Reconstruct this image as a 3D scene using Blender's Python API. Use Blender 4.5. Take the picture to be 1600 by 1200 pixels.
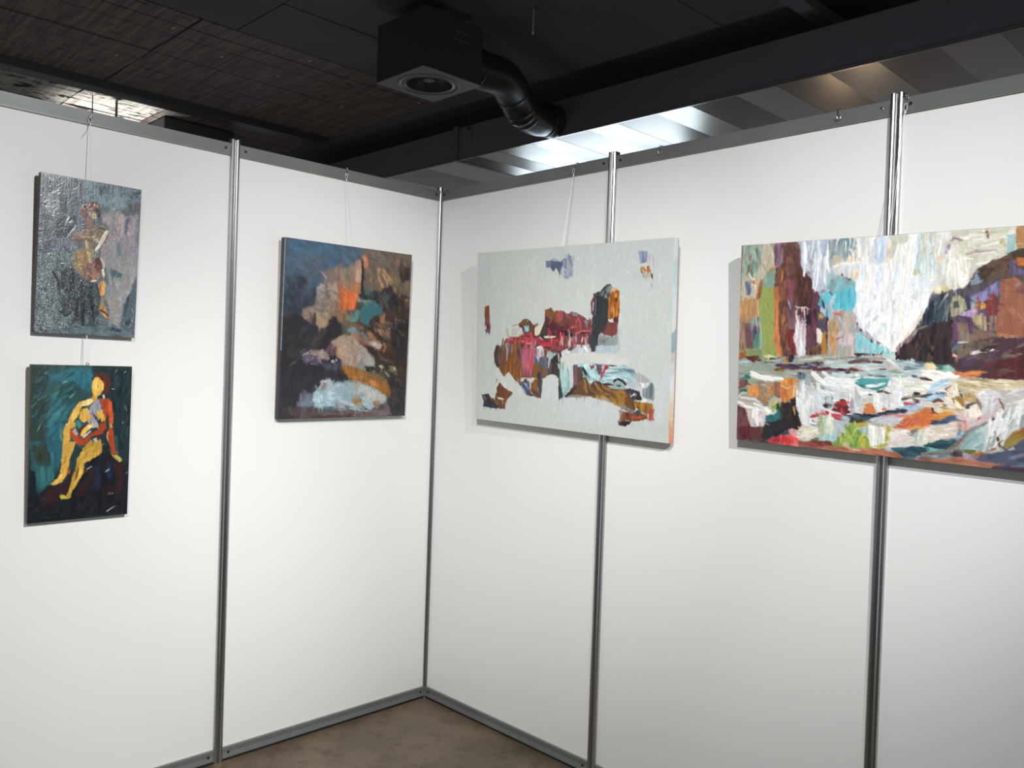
import bpy, bmesh, math, random
import numpy as np
from mathutils import Matrix, Vector

for _o in list(bpy.data.objects): bpy.data.objects.remove(_o)
SC = bpy.context.scene
COL = SC.collection

# ------------------------------------------------------------------ camera
# metres; the inner corner of the stand walls is the origin, the right wall runs along +x, the left wall along -y
cam_d = bpy.data.cameras.new('camera'); cam = bpy.data.objects.new('camera', cam_d); COL.objects.link(cam)
cam_d.sensor_width = 36.0; cam_d.lens = 1308.474 / 1600 * 36.0; cam_d.clip_start = 0.05; cam_d.clip_end = 60
RIGHT = (0.701834, 0.711521, 0.034143); DOWN = (0.034524, 0.013899, -0.999307); FWD = (-0.711503, 0.702527, -0.014809)
cam.matrix_world = Matrix(((RIGHT[0], -DOWN[0], -FWD[0], 3.1881), (RIGHT[1], -DOWN[1], -FWD[1], -2.6168), (RIGHT[2], -DOWN[2], -FWD[2], 1.6156), (0, 0, 0, 1)))
SC.camera = cam

# ------------------------------------------------------------------ world, exposure
SC.view_settings.view_transform = 'Standard'; SC.view_settings.look = 'None'
SC.view_settings.gamma = 1.0; SC.view_settings.use_curve_mapping = False
SC.view_settings.exposure = 0.0
W = bpy.data.worlds.new('hall_dimness'); SC.world = W; W.use_nodes = True
W.node_tree.nodes['Background'].inputs[0].default_value = (0.94, 0.97, 1.0, 1)
W.node_tree.nodes['Background'].inputs[1].default_value = 0.28

# ------------------------------------------------------------------ lamps of the hall and added fill
def spot(name, loc, aim, watts, cone, blend, radius, col):
    d = bpy.data.lights.new(name, 'SPOT'); d.energy = watts; d.spot_size = math.radians(cone); d.spot_blend = blend
    d.shadow_soft_size = radius; d.color = col
    o = bpy.data.objects.new(name, d); COL.objects.link(o); o.location = loc
    o.rotation_euler = (Vector(aim) - Vector(loc)).to_track_quat('-Z', 'Y').to_euler()
    return o
# ceiling track spots in front of the stand
CW = (1.0, 0.993, 0.982)
spot('track_spot_on_gorge', (4.6, -2.6, 3.3), (2.1, 0, 1.80), 520, 36, 1.0, 0.03, CW)
spot('track_spot_on_corner', (2.8, -2.8, 3.4), (0.15, 0, 1.3), 235, 44, 1.0, 0.03, CW)
spot('track_spot_low_right', (3.4, -3.4, 3.4), (1.0, 0, 0.35), 410, 62, 1.0, 0.04, CW)
spot('track_spot_low_left', (3.6, -1.35, 3.3), (0, -2.35, 0.1), 340, 56, 1.0, 0.04, CW)
spot('track_spot_high_left', (3.4, -1.3, 3.1), (0, -1.35, 1.7), 270, 62, 1.0, 0.05, CW)
# lit sign and floods of the neighbouring stands, behind the partition walls
def panel_lamp(name, loc, aim, w, h, watts, col):
    d = bpy.data.lights.new(name, 'AREA'); d.shape = 'RECTANGLE'; d.size = w; d.size_y = h; d.energy = watts; d.color = col
    o = bpy.data.objects.new(name, d); COL.objects.link(o); o.location = loc
    o.rotation_euler = (Vector(aim) - Vector(loc)).to_track_quat('-Z', 'Z').to_euler()
    return o
panel_lamp('light_box_of_next_stand', (-2.0, 3.6, 2.5), (-2.0, 2.0, 2.75), 2.0, 0.55, 27, (0.70, 0.89, 1.0))
spot('warm_flood_behind_right_wall', (0.75, 2.9, 2.4), (1.3, 1.8, 3.2), 7.0, 50, 0.8, 0.10, (1.0, 0.78, 0.5))
spot('flood_behind_left_wall', (-3.95, -0.22, 2.75), (-3.85, -0.22, 3.6), 120, 66, 0.8, 0.10, (1.0, 0.98, 0.95))
def bulb(name, loc, watts, col, r=0.45):  # unseen point fills, added to lift the black ceiling and ducts
    d = bpy.data.lights.new(name, 'POINT'); d.energy = watts; d.shadow_soft_size = r; d.color = col
    o = bpy.data.objects.new(name, d); COL.objects.link(o); o.location = loc
bulb('fill_behind_corner', (-1.6, 0.95, 0.9), 13, (1.0, 0.95, 0.95))
bulb('fill_behind_right_wall', (1.7, 0.85, 0.9), 26, (0.97, 0.95, 1.0))
bulb('fill_behind_left_wall', (-2.3, -1.5, 0.9), 24, (1.0, 0.91, 0.86))

# ------------------------------------------------------------------ helpers
def link(name, me, mat=None, parent=None, smooth=False):
    o = bpy.data.objects.new(name, me); COL.objects.link(o)
    if mat is not None and not me.materials: me.materials.append(mat)
    if parent is not None: o.parent = parent
    if smooth:
        me.polygons.foreach_set('use_smooth', [True] * len(me.polygons))
    return o
def empty(name, loc=(0, 0, 0), rot=(0, 0, 0)):
    o = bpy.data.objects.new(name, None); COL.objects.link(o); o.location = loc; o.rotation_euler = rot
    o.empty_display_size = 0.05
    return o
def tag(o, label, cat=None, group=None, kind=None):
    o['label'] = label
    if cat: o['category'] = cat
    if group: o['group'] = group
    if kind: o['kind'] = kind
    return o
def bm_me(bm, name):
    bmesh.ops.recalc_face_normals(bm, faces=bm.faces[:])
    me = bpy.data.meshes.new(name); bm.to_mesh(me); bm.free(); return me
def add_box(bm, x0, x1, y0, y1, z0, z1, bevel=0.0):
    vs = [bm.verts.new((x, y, z)) for x in (x0, x1) for y in (y0, y1) for z in (z0, z1)]
    fs = [bm.faces.new([vs[i] for i in q]) for q in ((0, 1, 3, 2), (4, 6, 7, 5), (0, 4, 5, 1), (2, 3, 7, 6), (0, 2, 6, 4), (1, 5, 7, 3))]
    if bevel:
        es = list({e for f in fs for e in f.edges})
        bmesh.ops.bevel(bm, geom=es, offset=bevel, segments=2, affect='EDGES', profile=0.5)
def box_me(name, x0, x1, y0, y1, z0, z1, bevel=0.0):
    bm = bmesh.new(); add_box(bm, x0, x1, y0, y1, z0, z1, bevel); return bm_me(bm, name)
def extrude_me(name, prof, axis, a0, a1, bevel=0):
    """closed profile [(p,q)] extruded along axis 'x','y' or 'z' from a0 to a1"""
    bm = bmesh.new()
    def P(p, q, a): return {'x': (a, p, q), 'y': (p, a, q), 'z': (p, q, a)}[axis]
    A = [bm.verts.new(P(p, q, a0)) for p, q in prof]; B = [bm.verts.new(P(p, q, a1)) for p, q in prof]
    n = len(prof)
    for i in range(n): bm.faces.new((A[i], A[(i + 1) % n], B[(i + 1) % n], B[i]))
    bm.faces.new(A); bm.faces.new(B[::-1])
    return bm_me(bm, name)
def tube(bm, pts, r, seg=8, cap=True):
    pts = [Vector(p) for p in pts]; rs = r if isinstance(r, (list, tuple)) else [r] * len(pts)
    rings = []; up = None
    for i, p in enumerate(pts):
        t = (pts[min(i + 1, len(pts) - 1)] - pts[max(i - 1, 0)]).normalized()
        if up is None:
            up = t.orthogonal().normalized()
        up = (up - t * up.dot(t)).normalized(); w = t.cross(up)
        rings.append([bm.verts.new(p + (up * math.cos(k * 2 * math.pi / seg) + w * math.sin(k * 2 * math.pi / seg)) * rs[i]) for k in range(seg)])
    for a, b in zip(rings, rings[1:]):
        for k in range(seg): bm.faces.new((a[k], a[(k + 1) % seg], b[(k + 1) % seg], b[k]))
    if cap: bm.faces.new(rings[0][::-1]); bm.faces.new(rings[-1])
def spline(pts, n=8):
    P = [Vector(p) for p in pts]; P = [P[0] * 2 - P[1]] + P + [P[-1] * 2 - P[-2]]; out = []
    for i in range(1, len(P) - 2):
        a, b, c, d = P[i - 1:i + 3]
        for k in range(n):
            t = k / n
            out.append(0.5 * ((2 * b) + (c - a) * t + (2 * a - 5 * b + 4 * c - d) * t * t + (3 * b - a - 3 * c + d) * t ** 3))
    out.append(P[-2]); return out
def tube_me(name, pts, r, seg=8):
    bm = bmesh.new(); tube(bm, pts, r, seg); return bm_me(bm, name)
def lathe_me(name, prof, seg=48):
    bm = bmesh.new(); rings = []
    for r, z in prof:
        rings.append([bm.verts.new((r * math.cos(2 * math.pi * k / seg), r * math.sin(2 * math.pi * k / seg), z)) for k in range(seg)] if r > 1e-6 else [bm.verts.new((0, 0, z))])
    for a, b in zip(rings, rings[1:]):
        for k in range(seg):
            k2 = (k + 1) % seg
            if len(a) == 1 and len(b) == 1: continue
            if len(a) == 1: bm.faces.new((a[0], b[k2], b[k]))
            elif len(b) == 1: bm.faces.new((a[k], a[k2], b[0]))
            else: bm.faces.new((a[k], a[k2], b[k2], b[k]))
    return bm_me(bm, name)

# ------------------------------------------------------------------ materials
def mat(name, col, rough=0.5, metal=0.0, spec=0.5, noise=None, bump=None, coat=0.0):
    """noise=(colour2, scale, amount, stretch) bump=(scale, strength, stretch)"""
    m = bpy.data.materials.new(name); m.use_nodes = True; nt = m.node_tree; b = nt.nodes['Principled BSDF']
    b.inputs['Base Color'].default_value = (*col, 1); b.inputs['Roughness'].default_value = rough
    b.inputs['Metallic'].default_value = metal; b.inputs['Specular IOR Level'].default_value = spec
    b.inputs['Coat Weight'].default_value = coat
    tc = nt.nodes.new('ShaderNodeTexCoord')
    def tex(scale, stretch, detail=6):
        mp = nt.nodes.new('ShaderNodeMapping'); mp.inputs['Scale'].default_value = stretch
        nt.links.new(tc.outputs['Object'], mp.inputs['Vector'])
        n = nt.nodes.new('ShaderNodeTexNoise'); n.inputs['Scale'].default_value = scale; n.inputs['Detail'].default_value = detail
        nt.links.new(mp.outputs['Vector'], n.inputs['Vector']); return n
    if noise:
        c2, scale, amt, st = noise
        n = tex(scale, st); r = nt.nodes.new('ShaderNodeMapRange'); r.inputs[1].default_value = 0.5 - 0.5 * (1.02 - amt); r.inputs[2].default_value = 0.5 + 0.5 * (1.02 - amt)
        nt.links.new(n.outputs['Fac'], r.inputs[0])
        mx = nt.nodes.new('ShaderNodeMix'); mx.data_type = 'RGBA'; mx.inputs[6].default_value = (*col, 1); mx.inputs[7].default_value = (*c2, 1)
        nt.links.new(r.outputs[0], mx.inputs[0]); nt.links.new(mx.outputs[2], b.inputs['Base Color'])
    if bump:
        scale, strength, st = bump
        n = tex(scale, st, 4); bp = nt.nodes.new('ShaderNodeBump'); bp.inputs['Strength'].default_value = strength; bp.inputs['Distance'].default_value = 0.002
        nt.links.new(n.outputs['Fac'], bp.inputs['Height']); nt.links.new(bp.outputs['Normal'], b.inputs['Normal'])
    return m
ONE = (1, 1, 1)
M_PANEL = mat('white_laminate', (0.80, 0.80, 0.79), 0.42, spec=0.35, noise=((0.78, 0.785, 0.78), 1.3, 0.3, ONE))
M_ALU = mat('anodised_aluminium', (0.47, 0.48, 0.475), 0.28, 1.0, noise=((0.42, 0.43, 0.425), 6.0, 0.5, (1, 1, 0.1)))
M_ALU_DULL = mat('dull_aluminium', (0.27, 0.275, 0.275), 0.33, 1.0)
M_RAIL = mat('brushed_aluminium_rail', (0.205, 0.222, 0.218), 0.45, 0.3, noise=((0.165, 0.180, 0.176), 5.0, 0.5, ONE), bump=(60, 0.05, (1, 1, 12)))
M_LIP = mat('rail_lip', (0.30, 0.285, 0.25), 0.5, 0.3)
M_HOLE = mat('dark_lock_recess', (0.012, 0.012, 0.013), 0.5)
M_STEEL = mat('zinc_steel_wire', (0.72, 0.74, 0.75), 0.2, 1.0)
M_CORD = mat('clear_nylon_line', (0.86, 0.86, 0.87), 0.25)
M_BLACK = mat('black_painted_sheet', (0.095, 0.089, 0.106), 0.55, spec=0.3, noise=((0.108, 0.102, 0.120), 3.0, 0.4, ONE))
M_CEIL = mat('black_painted_concrete', (0.074, 0.068, 0.076), 0.8, spec=0.2, noise=((0.088, 0.079, 0.085), 2.0, 0.6, ONE), bump=(30, 0.3, ONE))
M_BOX = mat('deep_black_sheet', (0.040, 0.038, 0.044), 0.5, spec=0.3)
M_FLEX = mat('black_spiral_duct', (0.022, 0.021, 0.024), 0.33, spec=0.5)
M_GALV = mat('galvanised_sheet', (0.165, 0.132, 0.115), 0.27, 0.95, noise=((0.135, 0.108, 0.094), 4.0, 0.6, ONE))
M_PLATE = mat('grey_diffuser_plate', (0.125, 0.113, 0.106), 0.55, 0.1)

def concrete_floor():
    m = mat('stained_concrete', (0.20, 0.155, 0.105), 0.42, spec=0.4, bump=(40, 0.05, ONE)); nt = m.node_tree; b = nt.nodes['Principled BSDF']
    tc = nt.nodes['Texture Coordinate']
    n1 = nt.nodes.new('ShaderNodeTexNoise'); n1.inputs['Scale'].default_value = 3.2; n1.inputs['Detail'].default_value = 8
    n2 = nt.nodes.new('ShaderNodeTexNoise'); n2.inputs['Scale'].default_value = 11; n2.inputs['Detail'].default_value = 8; n2.inputs['Roughness'].default_value = .7
    for n in (n1, n2): nt.links.new(tc.outputs['Object'], n.inputs['Vector'])
    r1 = nt.nodes.new('ShaderNodeValToRGB'); r1.color_ramp.elements[0].position = .33; r1.color_ramp.elements[0].color = (.098, .074, .050, 1); r1.color_ramp.elements[1].position = .68; r1.color_ramp.elements[1].color = (.175, .130, .082, 1)
    r2 = nt.nodes.new('ShaderNodeValToRGB'); r2.color_ramp.elements[0].position = .30; r2.color_ramp.elements[0].color = (.52, .46, .42, 1); r2.color_ramp.elements[1].position = .5; r2.color_ramp.elements[1].color = (1, 1, 1, 1)
    nt.links.new(n1.outputs['Fac'], r1.inputs[0]); nt.links.new(n2.outputs['Fac'], r2.inputs[0])
    mx = nt.nodes.new('ShaderNodeMix'); mx.data_type = 'RGBA'; mx.blend_type = 'MULTIPLY'; mx.inputs[0].default_value = 1
    nt.links.new(r1.outputs[0], mx.inputs[6]); nt.links.new(r2.outputs[0], mx.inputs[7]); nt.links.new(mx.outputs[2], b.inputs['Base Color'])
    return m
def plank_mat(name, c1, c2, stain):
    m = mat(name, c1, 0.75, spec=0.25); nt = m.node_tree; b = nt.nodes['Principled BSDF']; tc = nt.nodes['Texture Coordinate']
    g = nt.nodes.new('ShaderNodeNewGeometry')
    def nz(sc, st, det=6):
        mp = nt.nodes.new('ShaderNodeMapping'); mp.inputs['Scale'].default_value = st; nt.links.new(g.outputs['Position'], mp.inputs['Vector'])
        n = nt.nodes.new('ShaderNodeTexNoise'); n.inputs['Scale'].default_value = sc; n.inputs['Detail'].default_value = det; nt.links.new(mp.outputs['Vector'], n.inputs['Vector']); return n
    a = nz(3, (1, 14, 1)); s = nz(7, (2.4, 0.9, 1), 9)
    r = nt.nodes.new('ShaderNodeValToRGB'); r.color_ramp.elements[0].position = .35; r.color_ramp.elements[0].color = (*c1, 1); r.color_ramp.elements[1].position = .7; r.color_ramp.elements[1].color = (*c2, 1)
    nt.links.new(a.outputs['Fac'], r.inputs[0])
    rs = nt.nodes.new('ShaderNodeValToRGB'); rs.color_ramp.elements[0].position = stain; rs.color_ramp.elements[0].color = (1, 1, 1, 1); rs.color_ramp.elements[1].position = stain + .06; rs.color_ramp.elements[1].color = (.06, .05, .05, 1)
    nt.links.new(s.outputs['Fac'], rs.inputs[0])
    mx = nt.nodes.new('ShaderNodeMix'); mx.data_type = 'RGBA'; mx.blend_type = 'MULTIPLY'; mx.inputs[0].default_value = 1
    nt.links.new(r.outputs[0], mx.inputs[6]); nt.links.new(rs.outputs[0], mx.inputs[7]); nt.links.new(mx.outputs[2], b.inputs['Base Color'])
    vo = nt.nodes.new('ShaderNodeTexVoronoi'); vo.inputs['Scale'].default_value = 4.5; nt.links.new(g.outputs['Position'], vo.inputs['Vector'])
    lt = nt.nodes.new('ShaderNodeMath'); lt.operation = 'LESS_THAN'; lt.inputs[1].default_value = .045; nt.links.new(vo.outputs['Distance'], lt.inputs[0])
    mc = nt.nodes.new('ShaderNodeMix'); mc.data_type = 'RGBA'; mc.inputs[7].default_value = (.45, .42, .36, 1)
    nt.links.new(lt.outputs[0], mc.inputs[0]); nt.links.new(mx.outputs[2], mc.inputs[6]); nt.links.new(mc.outputs[2], b.inputs['Base Color'])
    bp = nt.nodes.new('ShaderNodeBump'); bp.inputs['Strength'].default_value = .5; bp.inputs['Distance'].default_value = .003
    nt.links.new(a.outputs['Fac'], bp.inputs['Height']); nt.links.new(bp.outputs['Normal'], b.inputs['Normal'])
    return m
M_FLOOR = concrete_floor()
M_PLANK = plank_mat('dark_board_marked_ceiling', (0.075, 0.061, 0.058), (0.155, 0.128, 0.116), .66)
M_PLANK_LIT = plank_mat('lit_tone_board_marked_ceiling', (0.20, 0.185, 0.165), (0.36, 0.345, 0.32), .55)  # lit strip: lamp brightness put into a lighter copy of the board colour

# ------------------------------------------------------------------ floor, ceiling
fl = link('floor', box_me('floor', -9, 9, -9, 9, -0.12, 0.0), M_FLOOR); tag(fl, 'brown stained concrete floor of the exhibition hall', kind='structure')
CZ = 3.6
ce = link('ceiling', box_me('ceiling', -9, 9, -9, 9, CZ + 0.02, CZ + 0.2), M_CEIL); tag(ce, 'black painted concrete ceiling with board marks', kind='structure')
# boards of the formwork, each its own piece
random.seed(5)
pw = 0.185; x = -1.60; row = 0
while x > -5.2:
    x0 = x - pw
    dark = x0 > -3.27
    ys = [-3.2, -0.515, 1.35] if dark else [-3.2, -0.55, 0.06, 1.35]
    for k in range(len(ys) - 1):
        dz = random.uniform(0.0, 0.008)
        bare = (not dark) and k < 2  # rows beyond the beam take the tone with light painted in
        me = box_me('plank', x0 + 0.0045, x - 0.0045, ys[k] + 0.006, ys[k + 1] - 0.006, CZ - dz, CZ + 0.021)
        link('plank', me, M_PLANK_LIT if bare else M_PLANK, ce)
    x = x0; row += 1
# smoother black boards towards the middle of the hall
x = -1.60
while x < 1.6:
    x1 = x + 0.55
    for y0, y1 in ((-2.6, -0.3), (-0.3, 1.5)):
        link('plank', box_me('plank', x + 0.003, x1 - 0.003, y0 + 0.003, y1 - 0.003, CZ - random.uniform(0, 0.005), CZ + 0.021), M_CEIL, ce)
    x = x1
bm = bmesh.new(); add_box(bm, -3.34, -3.19, -3.2, 1.35, CZ - 0.062, CZ + 0.01, 0.004)
b1 = link('ceiling_beam', bm_me(bm, 'ceiling_beam'), M_BOX); tag(b1, 'long black ceiling beam in front of the lit boards, upper left', 'beam')
bm = bmesh.new(); add_box(bm, 1.04, 1.13, 0.7, 3.4, CZ - 0.05, CZ + 0.01, 0.004)
b2 = link('ceiling_beam', bm_me(bm, 'ceiling_beam'), M_BLACK); tag(b2, 'short black ceiling beam running over the long duct, upper right', 'beam')

# ------------------------------------------------------------------ partition walls
HP = 2.5; RT = (2.437, 2.482); RB = (0.012, 0.055)
LY = [0.0, -1.0711, -2.1422, -3.2133]; RX = [0.0, 1.0733, 2.1697, 3.2661, 4.3625]
def post_profile():
    # two rounded lobes with a groove between them, the same on the back
    half = []
    for cx in (-0.0105, 0.0105):
        pass
    pr = []
    def lobe(cx, a0, a1, n=7):
        for k in range(n):
            a = math.radians(a0 + (a1 - a0) * k / (n - 1)); pr.append((cx + 0.0085 * math.cos(a), 0.0095 + 0.0085 * math.sin(a)))
    lobe(0.0105, -20, 160); pr.append((0.0025, 0.008)); pr.append((-0.0025, 0.008)); lobe(-0.0105, 20, 200)
    back = [(x, -y) for x, y in reversed(pr)]
    return pr + back
PROF = post_profile()
POST_ME = extrude_me('post', PROF, 'z', 0.0, HP); POST_ME.materials.append(M_ALU)
CP = []
for k in range(8):
    a = math.pi / 8 + k * math.pi / 4
    CP.append((0.020 * math.cos(a), 0.020 * math.sin(a)))
    CP.append((0.0165 * math.cos(a + math.pi / 8 - .12), 0.0165 * math.sin(a + math.pi / 8 - .12)))
    CP.append((0.0165 * math.cos(a + math.pi / 8 + .12), 0.0165 * math.sin(a + math.pi / 8 + .12)))
CORNER_ME = extrude_me('post', CP, 'z', 0.0, HP); CORNER_ME.materials.append(M_ALU_DULL)
def rail_mesh(L, z0, z1, lip_at_bottom, face):
    # profile in (depth, height): front face slightly hollow, lip along the panel side
    d = 0.0135; zc = 0.5 * (z0 + z1)
    if lip_at_bottom: pr = [(-d, z1), (d, z1), (d, z1 - 0.002), (d - 0.0055, z0 + 0.004), (d - 0.002, z0 + 0.0035), (d - 0.002, z0), (-d, z0)]
    else: pr = [(-d, z1), (d, z1), (d, z1 - 0.005), (d - 0.0025, zc), (d, z0 + 0.003), (d, z0), (-d, z0)]
    return extrude_me('rail', [(face * p, q) for p, q in pr], 'x', 0.0, L)
HOLE_ME = lathe_me('lock_hole', [(0.0, 0.0018), (0.0052, 0.0018), (0.0055, 0.0), (0.0052, -0.004)], 14); HOLE_ME.materials.append(M_HOLE)
SCREW_ME = lathe_me('lock_screw', [(0.0, 0.0030), (0.0030, 0.0028), (0.0052, 0.0018), (0.0056, 0.0)], 14); SCREW_ME.materials.append(M_STEEL)
def wall(name, rotz, marks, label, corner):
    """local +x runs along the wall away from the corner; local +y (or -y) faces the visitor via `face`"""
    root = empty(name, (0, 0, 0), (0, 0, rotz)); tag(root, label, kind='structure')
    face = 1 if name == 'wall_left' else -1
    n = len(marks)
    for i in range(n - 1):
        a, b = abs(marks[i]), abs(marks[i + 1])
        link('panel', box_me('panel', a + 0.006, b - 0.006, -0.002, 0.002, RB[1] - 0.004, RT[0] + 0.004), M_PANEL, root)
        g0 = 0.018 if i else 0.015; g1 = 0.018
        for nm, (z0, z1), lip in (('top_rail', RT, True), ('bottom_rail', RB, False)):
            me = rail_mesh(b - a - g0 - g1, z0, z1, lip, face)
            # profile is (y = depth, z) along x
            o = link(nm, me, M_RAIL, root); o.location = (a + g0, 0, 0)
            zl = z0 - 0.0022 if lip else z1
            lp = link('rail_lip', box_me('rail_lip', 0, b - a - g0 - g1, -0.010, 0.010, zl, zl + 0.0022), M_LIP, o)
            if not lip: link('gap_light_stop', box_me('gap_light_stop', -0.02, b - a - g0 - g1 + 0.02, -0.008, 0.008, 0.0, z0), M_HOLE, o)  # dark strip added to stop light leaking through the gap at the floor
            for xh in (0.022, b - a - g0 - g1 - 0.026):
                screw = (name == 'wall_right' and nm == 'top_rail' and i == 1 and xh > 0.5)
                h = bpy.data.objects.new('lock_screw' if screw else 'lock_hole', SCREW_ME if screw else HOLE_ME); COL.objects.link(h); h.parent = o
                h.location = (xh, face * 0.0112, 0.5 * (z0 + z1) + (0.002 if lip else 0)); h.rotation_euler = (-face * math.pi / 2, 0, 0)
    for i in range(n):
        if i == 0:
            if corner:
                p = bpy.data.objects.new('post', CORNER_ME); COL.objects.link(p); p.parent = root
            continue
        p = bpy.data.objects.new('post', POST_ME); COL.objects.link(p); p.parent = root; p.location = (abs(marks[i]), 0, 0)
    return root
# left wall runs along -y: local x -> -y, local y -> +x (rotation -90 degrees), visitor on local +y
wall('wall_left', -math.pi / 2, LY, 'white stand panels in aluminium posts and rails, left wall', True)
wall('wall_right', 0.0, RX, 'white stand panels in aluminium posts and rails, right wall', False)
# ------------------------------------------------------------------ paint engine
# Each canvas is a fine mesh whose relief (impasto) and pigment come from brush strokes laid
# one over the other. Stroke coordinates are chart marks, mapped to the canvas by its corners.
_rng = np.random.RandomState(7)
_TAB = _rng.rand(256, 256).astype(np.float32)

def vnoise(u, v, seed=0):
    u = u + seed * 17.31; v = v + seed * 9.73
    iu = np.floor(u).astype(np.int64); iv = np.floor(v).astype(np.int64)
    fu = (u - iu).astype(np.float32); fv = (v - iv).astype(np.float32)
    fu = fu * fu * (3 - 2 * fu); fv = fv * fv * (3 - 2 * fv)
    a = _TAB[iv % 256, iu % 256]; b = _TAB[iv % 256, (iu + 1) % 256]
    c = _TAB[(iv + 1) % 256, iu % 256]; d = _TAB[(iv + 1) % 256, (iu + 1) % 256]
    return (a * (1 - fu) + b * fu) * (1 - fv) + (c * (1 - fu) + d * fu) * fv

def hexc(h):
    if not isinstance(h, str): return h
    return np.array([int(h[i:i + 2], 16) / 255.0 for i in (0, 2, 4)], np.float32)

class Canvas:
    def __init__(self, nx, ny, quad, base):
        self.nx, self.ny = nx, ny
        self.img = np.ones((ny, nx, 3), np.float32) * hexc(base)
        self.h = np.zeros((ny, nx), np.float32); self.cov = np.zeros((ny, nx), np.float32)
        src = np.array(quad, float); dst = np.array([(0, 0), (nx - 1, 0), (nx - 1, ny - 1), (0, ny - 1)], float)
        A = []; b = []
        for (x, y), (u, v) in zip(src, dst):
            A.append([x, y, 1, 0, 0, 0, -u * x, -u * y]); b.append(u)
            A.append([0, 0, 0, x, y, 1, -v * x, -v * y]); b.append(v)
        self.H = np.append(np.linalg.solve(np.array(A), np.array(b)), 1).reshape(3, 3)
        w = np.linalg.norm(src[1] - src[0]); hh = np.linalg.norm(src[3] - src[0])
        self.s = 0.5 * (nx / w + ny / hh)
        self.o = (0, 0); self.k = 1.0; self.n = 0
    def tile(self, ox, oy, k=10.0):
        self.o = (ox, oy); self.k = k
    def pts(self, txt):
        a = np.array([float(t) for t in txt.split()]).reshape(-1, 2) / self.k + np.array(self.o)
        q = np.c_[a, np.ones(len(a))] @ self.H.T
        return q[:, :2] / q[:, 2:]
    def box(self, P, m):
        x0 = int(max(0, np.floor(P[:, 0].min() - m))); x1 = int(min(self.nx, np.ceil(P[:, 0].max() + m)))
        y0 = int(max(0, np.floor(P[:, 1].min() - m))); y1 = int(min(self.ny, np.ceil(P[:, 1].max() + m)))
        if x1 <= x0 or y1 <= y0: return None
        Y, X = np.mgrid[y0:y1, x0:x1].astype(np.float32)
        return (slice(y0, y1), slice(x0, x1)), X, Y
    def lay(self, sl, m, col, h):
        m3 = m[..., None]
        self.img[sl] = self.img[sl] * (1 - m3) + col * m3
        self.h[sl] = self.h[sl] * (1 - 0.75 * m) + h * m
        self.cov[sl] = np.maximum(self.cov[sl], m)
    def tone(self, X, Y, col, col2, ang, streak, seed):
        a = math.radians(ang); ca, sa = math.cos(a), math.sin(a); s = self.s
        u = X * ca + Y * sa; v = -X * sa + Y * ca
        t = vnoise(u / (14 * s), v / (1.3 * s), seed); t2 = vnoise(u / (22 * s), v / (5 * s), seed + 3)
        t3 = vnoise(X / (9 * s), Y / (9 * s), seed + 5)
        c = np.ones(X.shape + (3,), np.float32) * hexc(col)
        if col2:
            k = np.clip((0.45 * t + 0.55 * (0.5 * t2 + 0.5 * t3) - 0.42) * 5 + 0.5, 0, 1)[..., None]
            c = c * (1 - k) + hexc(col2) * k
        c = c * (1 + streak * (1.2 * (t - 0.5) + (t2 - 0.5) + 0.5 * (t3 - 0.5)))[..., None]
        return c, t, u, v
    def poly(self, col, txt, c2=None, rough=1.2, soft=0.5, ang=90, streak=0.16, a=1.0, h=0.35, dry=0.0):
        self.n += 1; seed = self.n
        P = self.pts(txt); s = self.s
        r = self.box(P, (rough + soft * 2) * s + 2)
        if r is None: return
        sl, X, Y = r
        c, t, u, v = self.tone(X, Y, col, c2, ang, streak, seed)
        aa = math.radians(ang); ca, sa = math.cos(aa), math.sin(aa)
        d = rough * s * ((vnoise(X / (4 * s), Y / (4 * s), seed + 1) - 0.5) * 1.6)
        e = rough * s * ((vnoise(X / (4 * s), Y / (4 * s), seed + 2) - 0.5) * 1.6)
        br = rough * s * 1.3 * (vnoise(v / (1.1 * s), u / (60 * s), seed + 4) - 0.5)
        Xd = X + d + br * ca; Yd = Y + e + br * sa
        inside = np.zeros(X.shape, bool); D = np.full(X.shape, 1e9, np.float32)
        n = len(P)
        for i in range(n):
            x1, y1 = P[i]; x2, y2 = P[(i + 1) % n]
            dx, dy = x2 - x1, y2 - y1; L = dx * dx + dy * dy + 1e-9
            tt = np.clip(((Xd - x1) * dx + (Yd - y1) * dy) / L, 0, 1)
            D = np.minimum(D, np.hypot(Xd - x1 - tt * dx, Yd - y1 - tt * dy))
            cross = (y1 > Yd) != (y2 > Yd)
            if abs(dy) > 1e-9: inside ^= cross & (Xd < dx * (Yd - y1) / dy + x1)
        sd = np.where(inside, D, -D)
        m = np.clip(sd / (2 * soft * s) + 0.5, 0, 1); m = m * m * (3 - 2 * m)
        if dry: m = m * np.clip((t - dry) * 6 + 0.5, 0, 1)
        m = m * a
        self.lay(sl, m, c, h * (0.35 + 1.1 * t))
    def line(self, col, w, txt, c2=None, streak=0.14, a=1.0, h=0.6, dry=0.0, taper=0.5, rough=0.5):
        self.n += 1; seed = self.n
        P = self.pts(txt); s = self.s; w = w / self.k * s * 0.5
        r = self.box(P, w + 2 + rough * s)
        if r is None: return
        sl, X, Y = r
        best = np.full(X.shape, 1e9, np.float32); U = np.zeros(X.shape, np.float32); V = np.zeros(X.shape, np.float32)
        Ls = np.hypot(*(P[1:] - P[:-1]).T); tot = Ls.sum() + 1e-6; acc = 0
        Xd = X + rough * s * (vnoise(X / (3 * s), Y / (3 * s), seed) - 0.5) * 1.5
        Yd = Y + rough * s * (vnoise(X / (3 * s), Y / (3 * s), seed + 1) - 0.5) * 1.5
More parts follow.
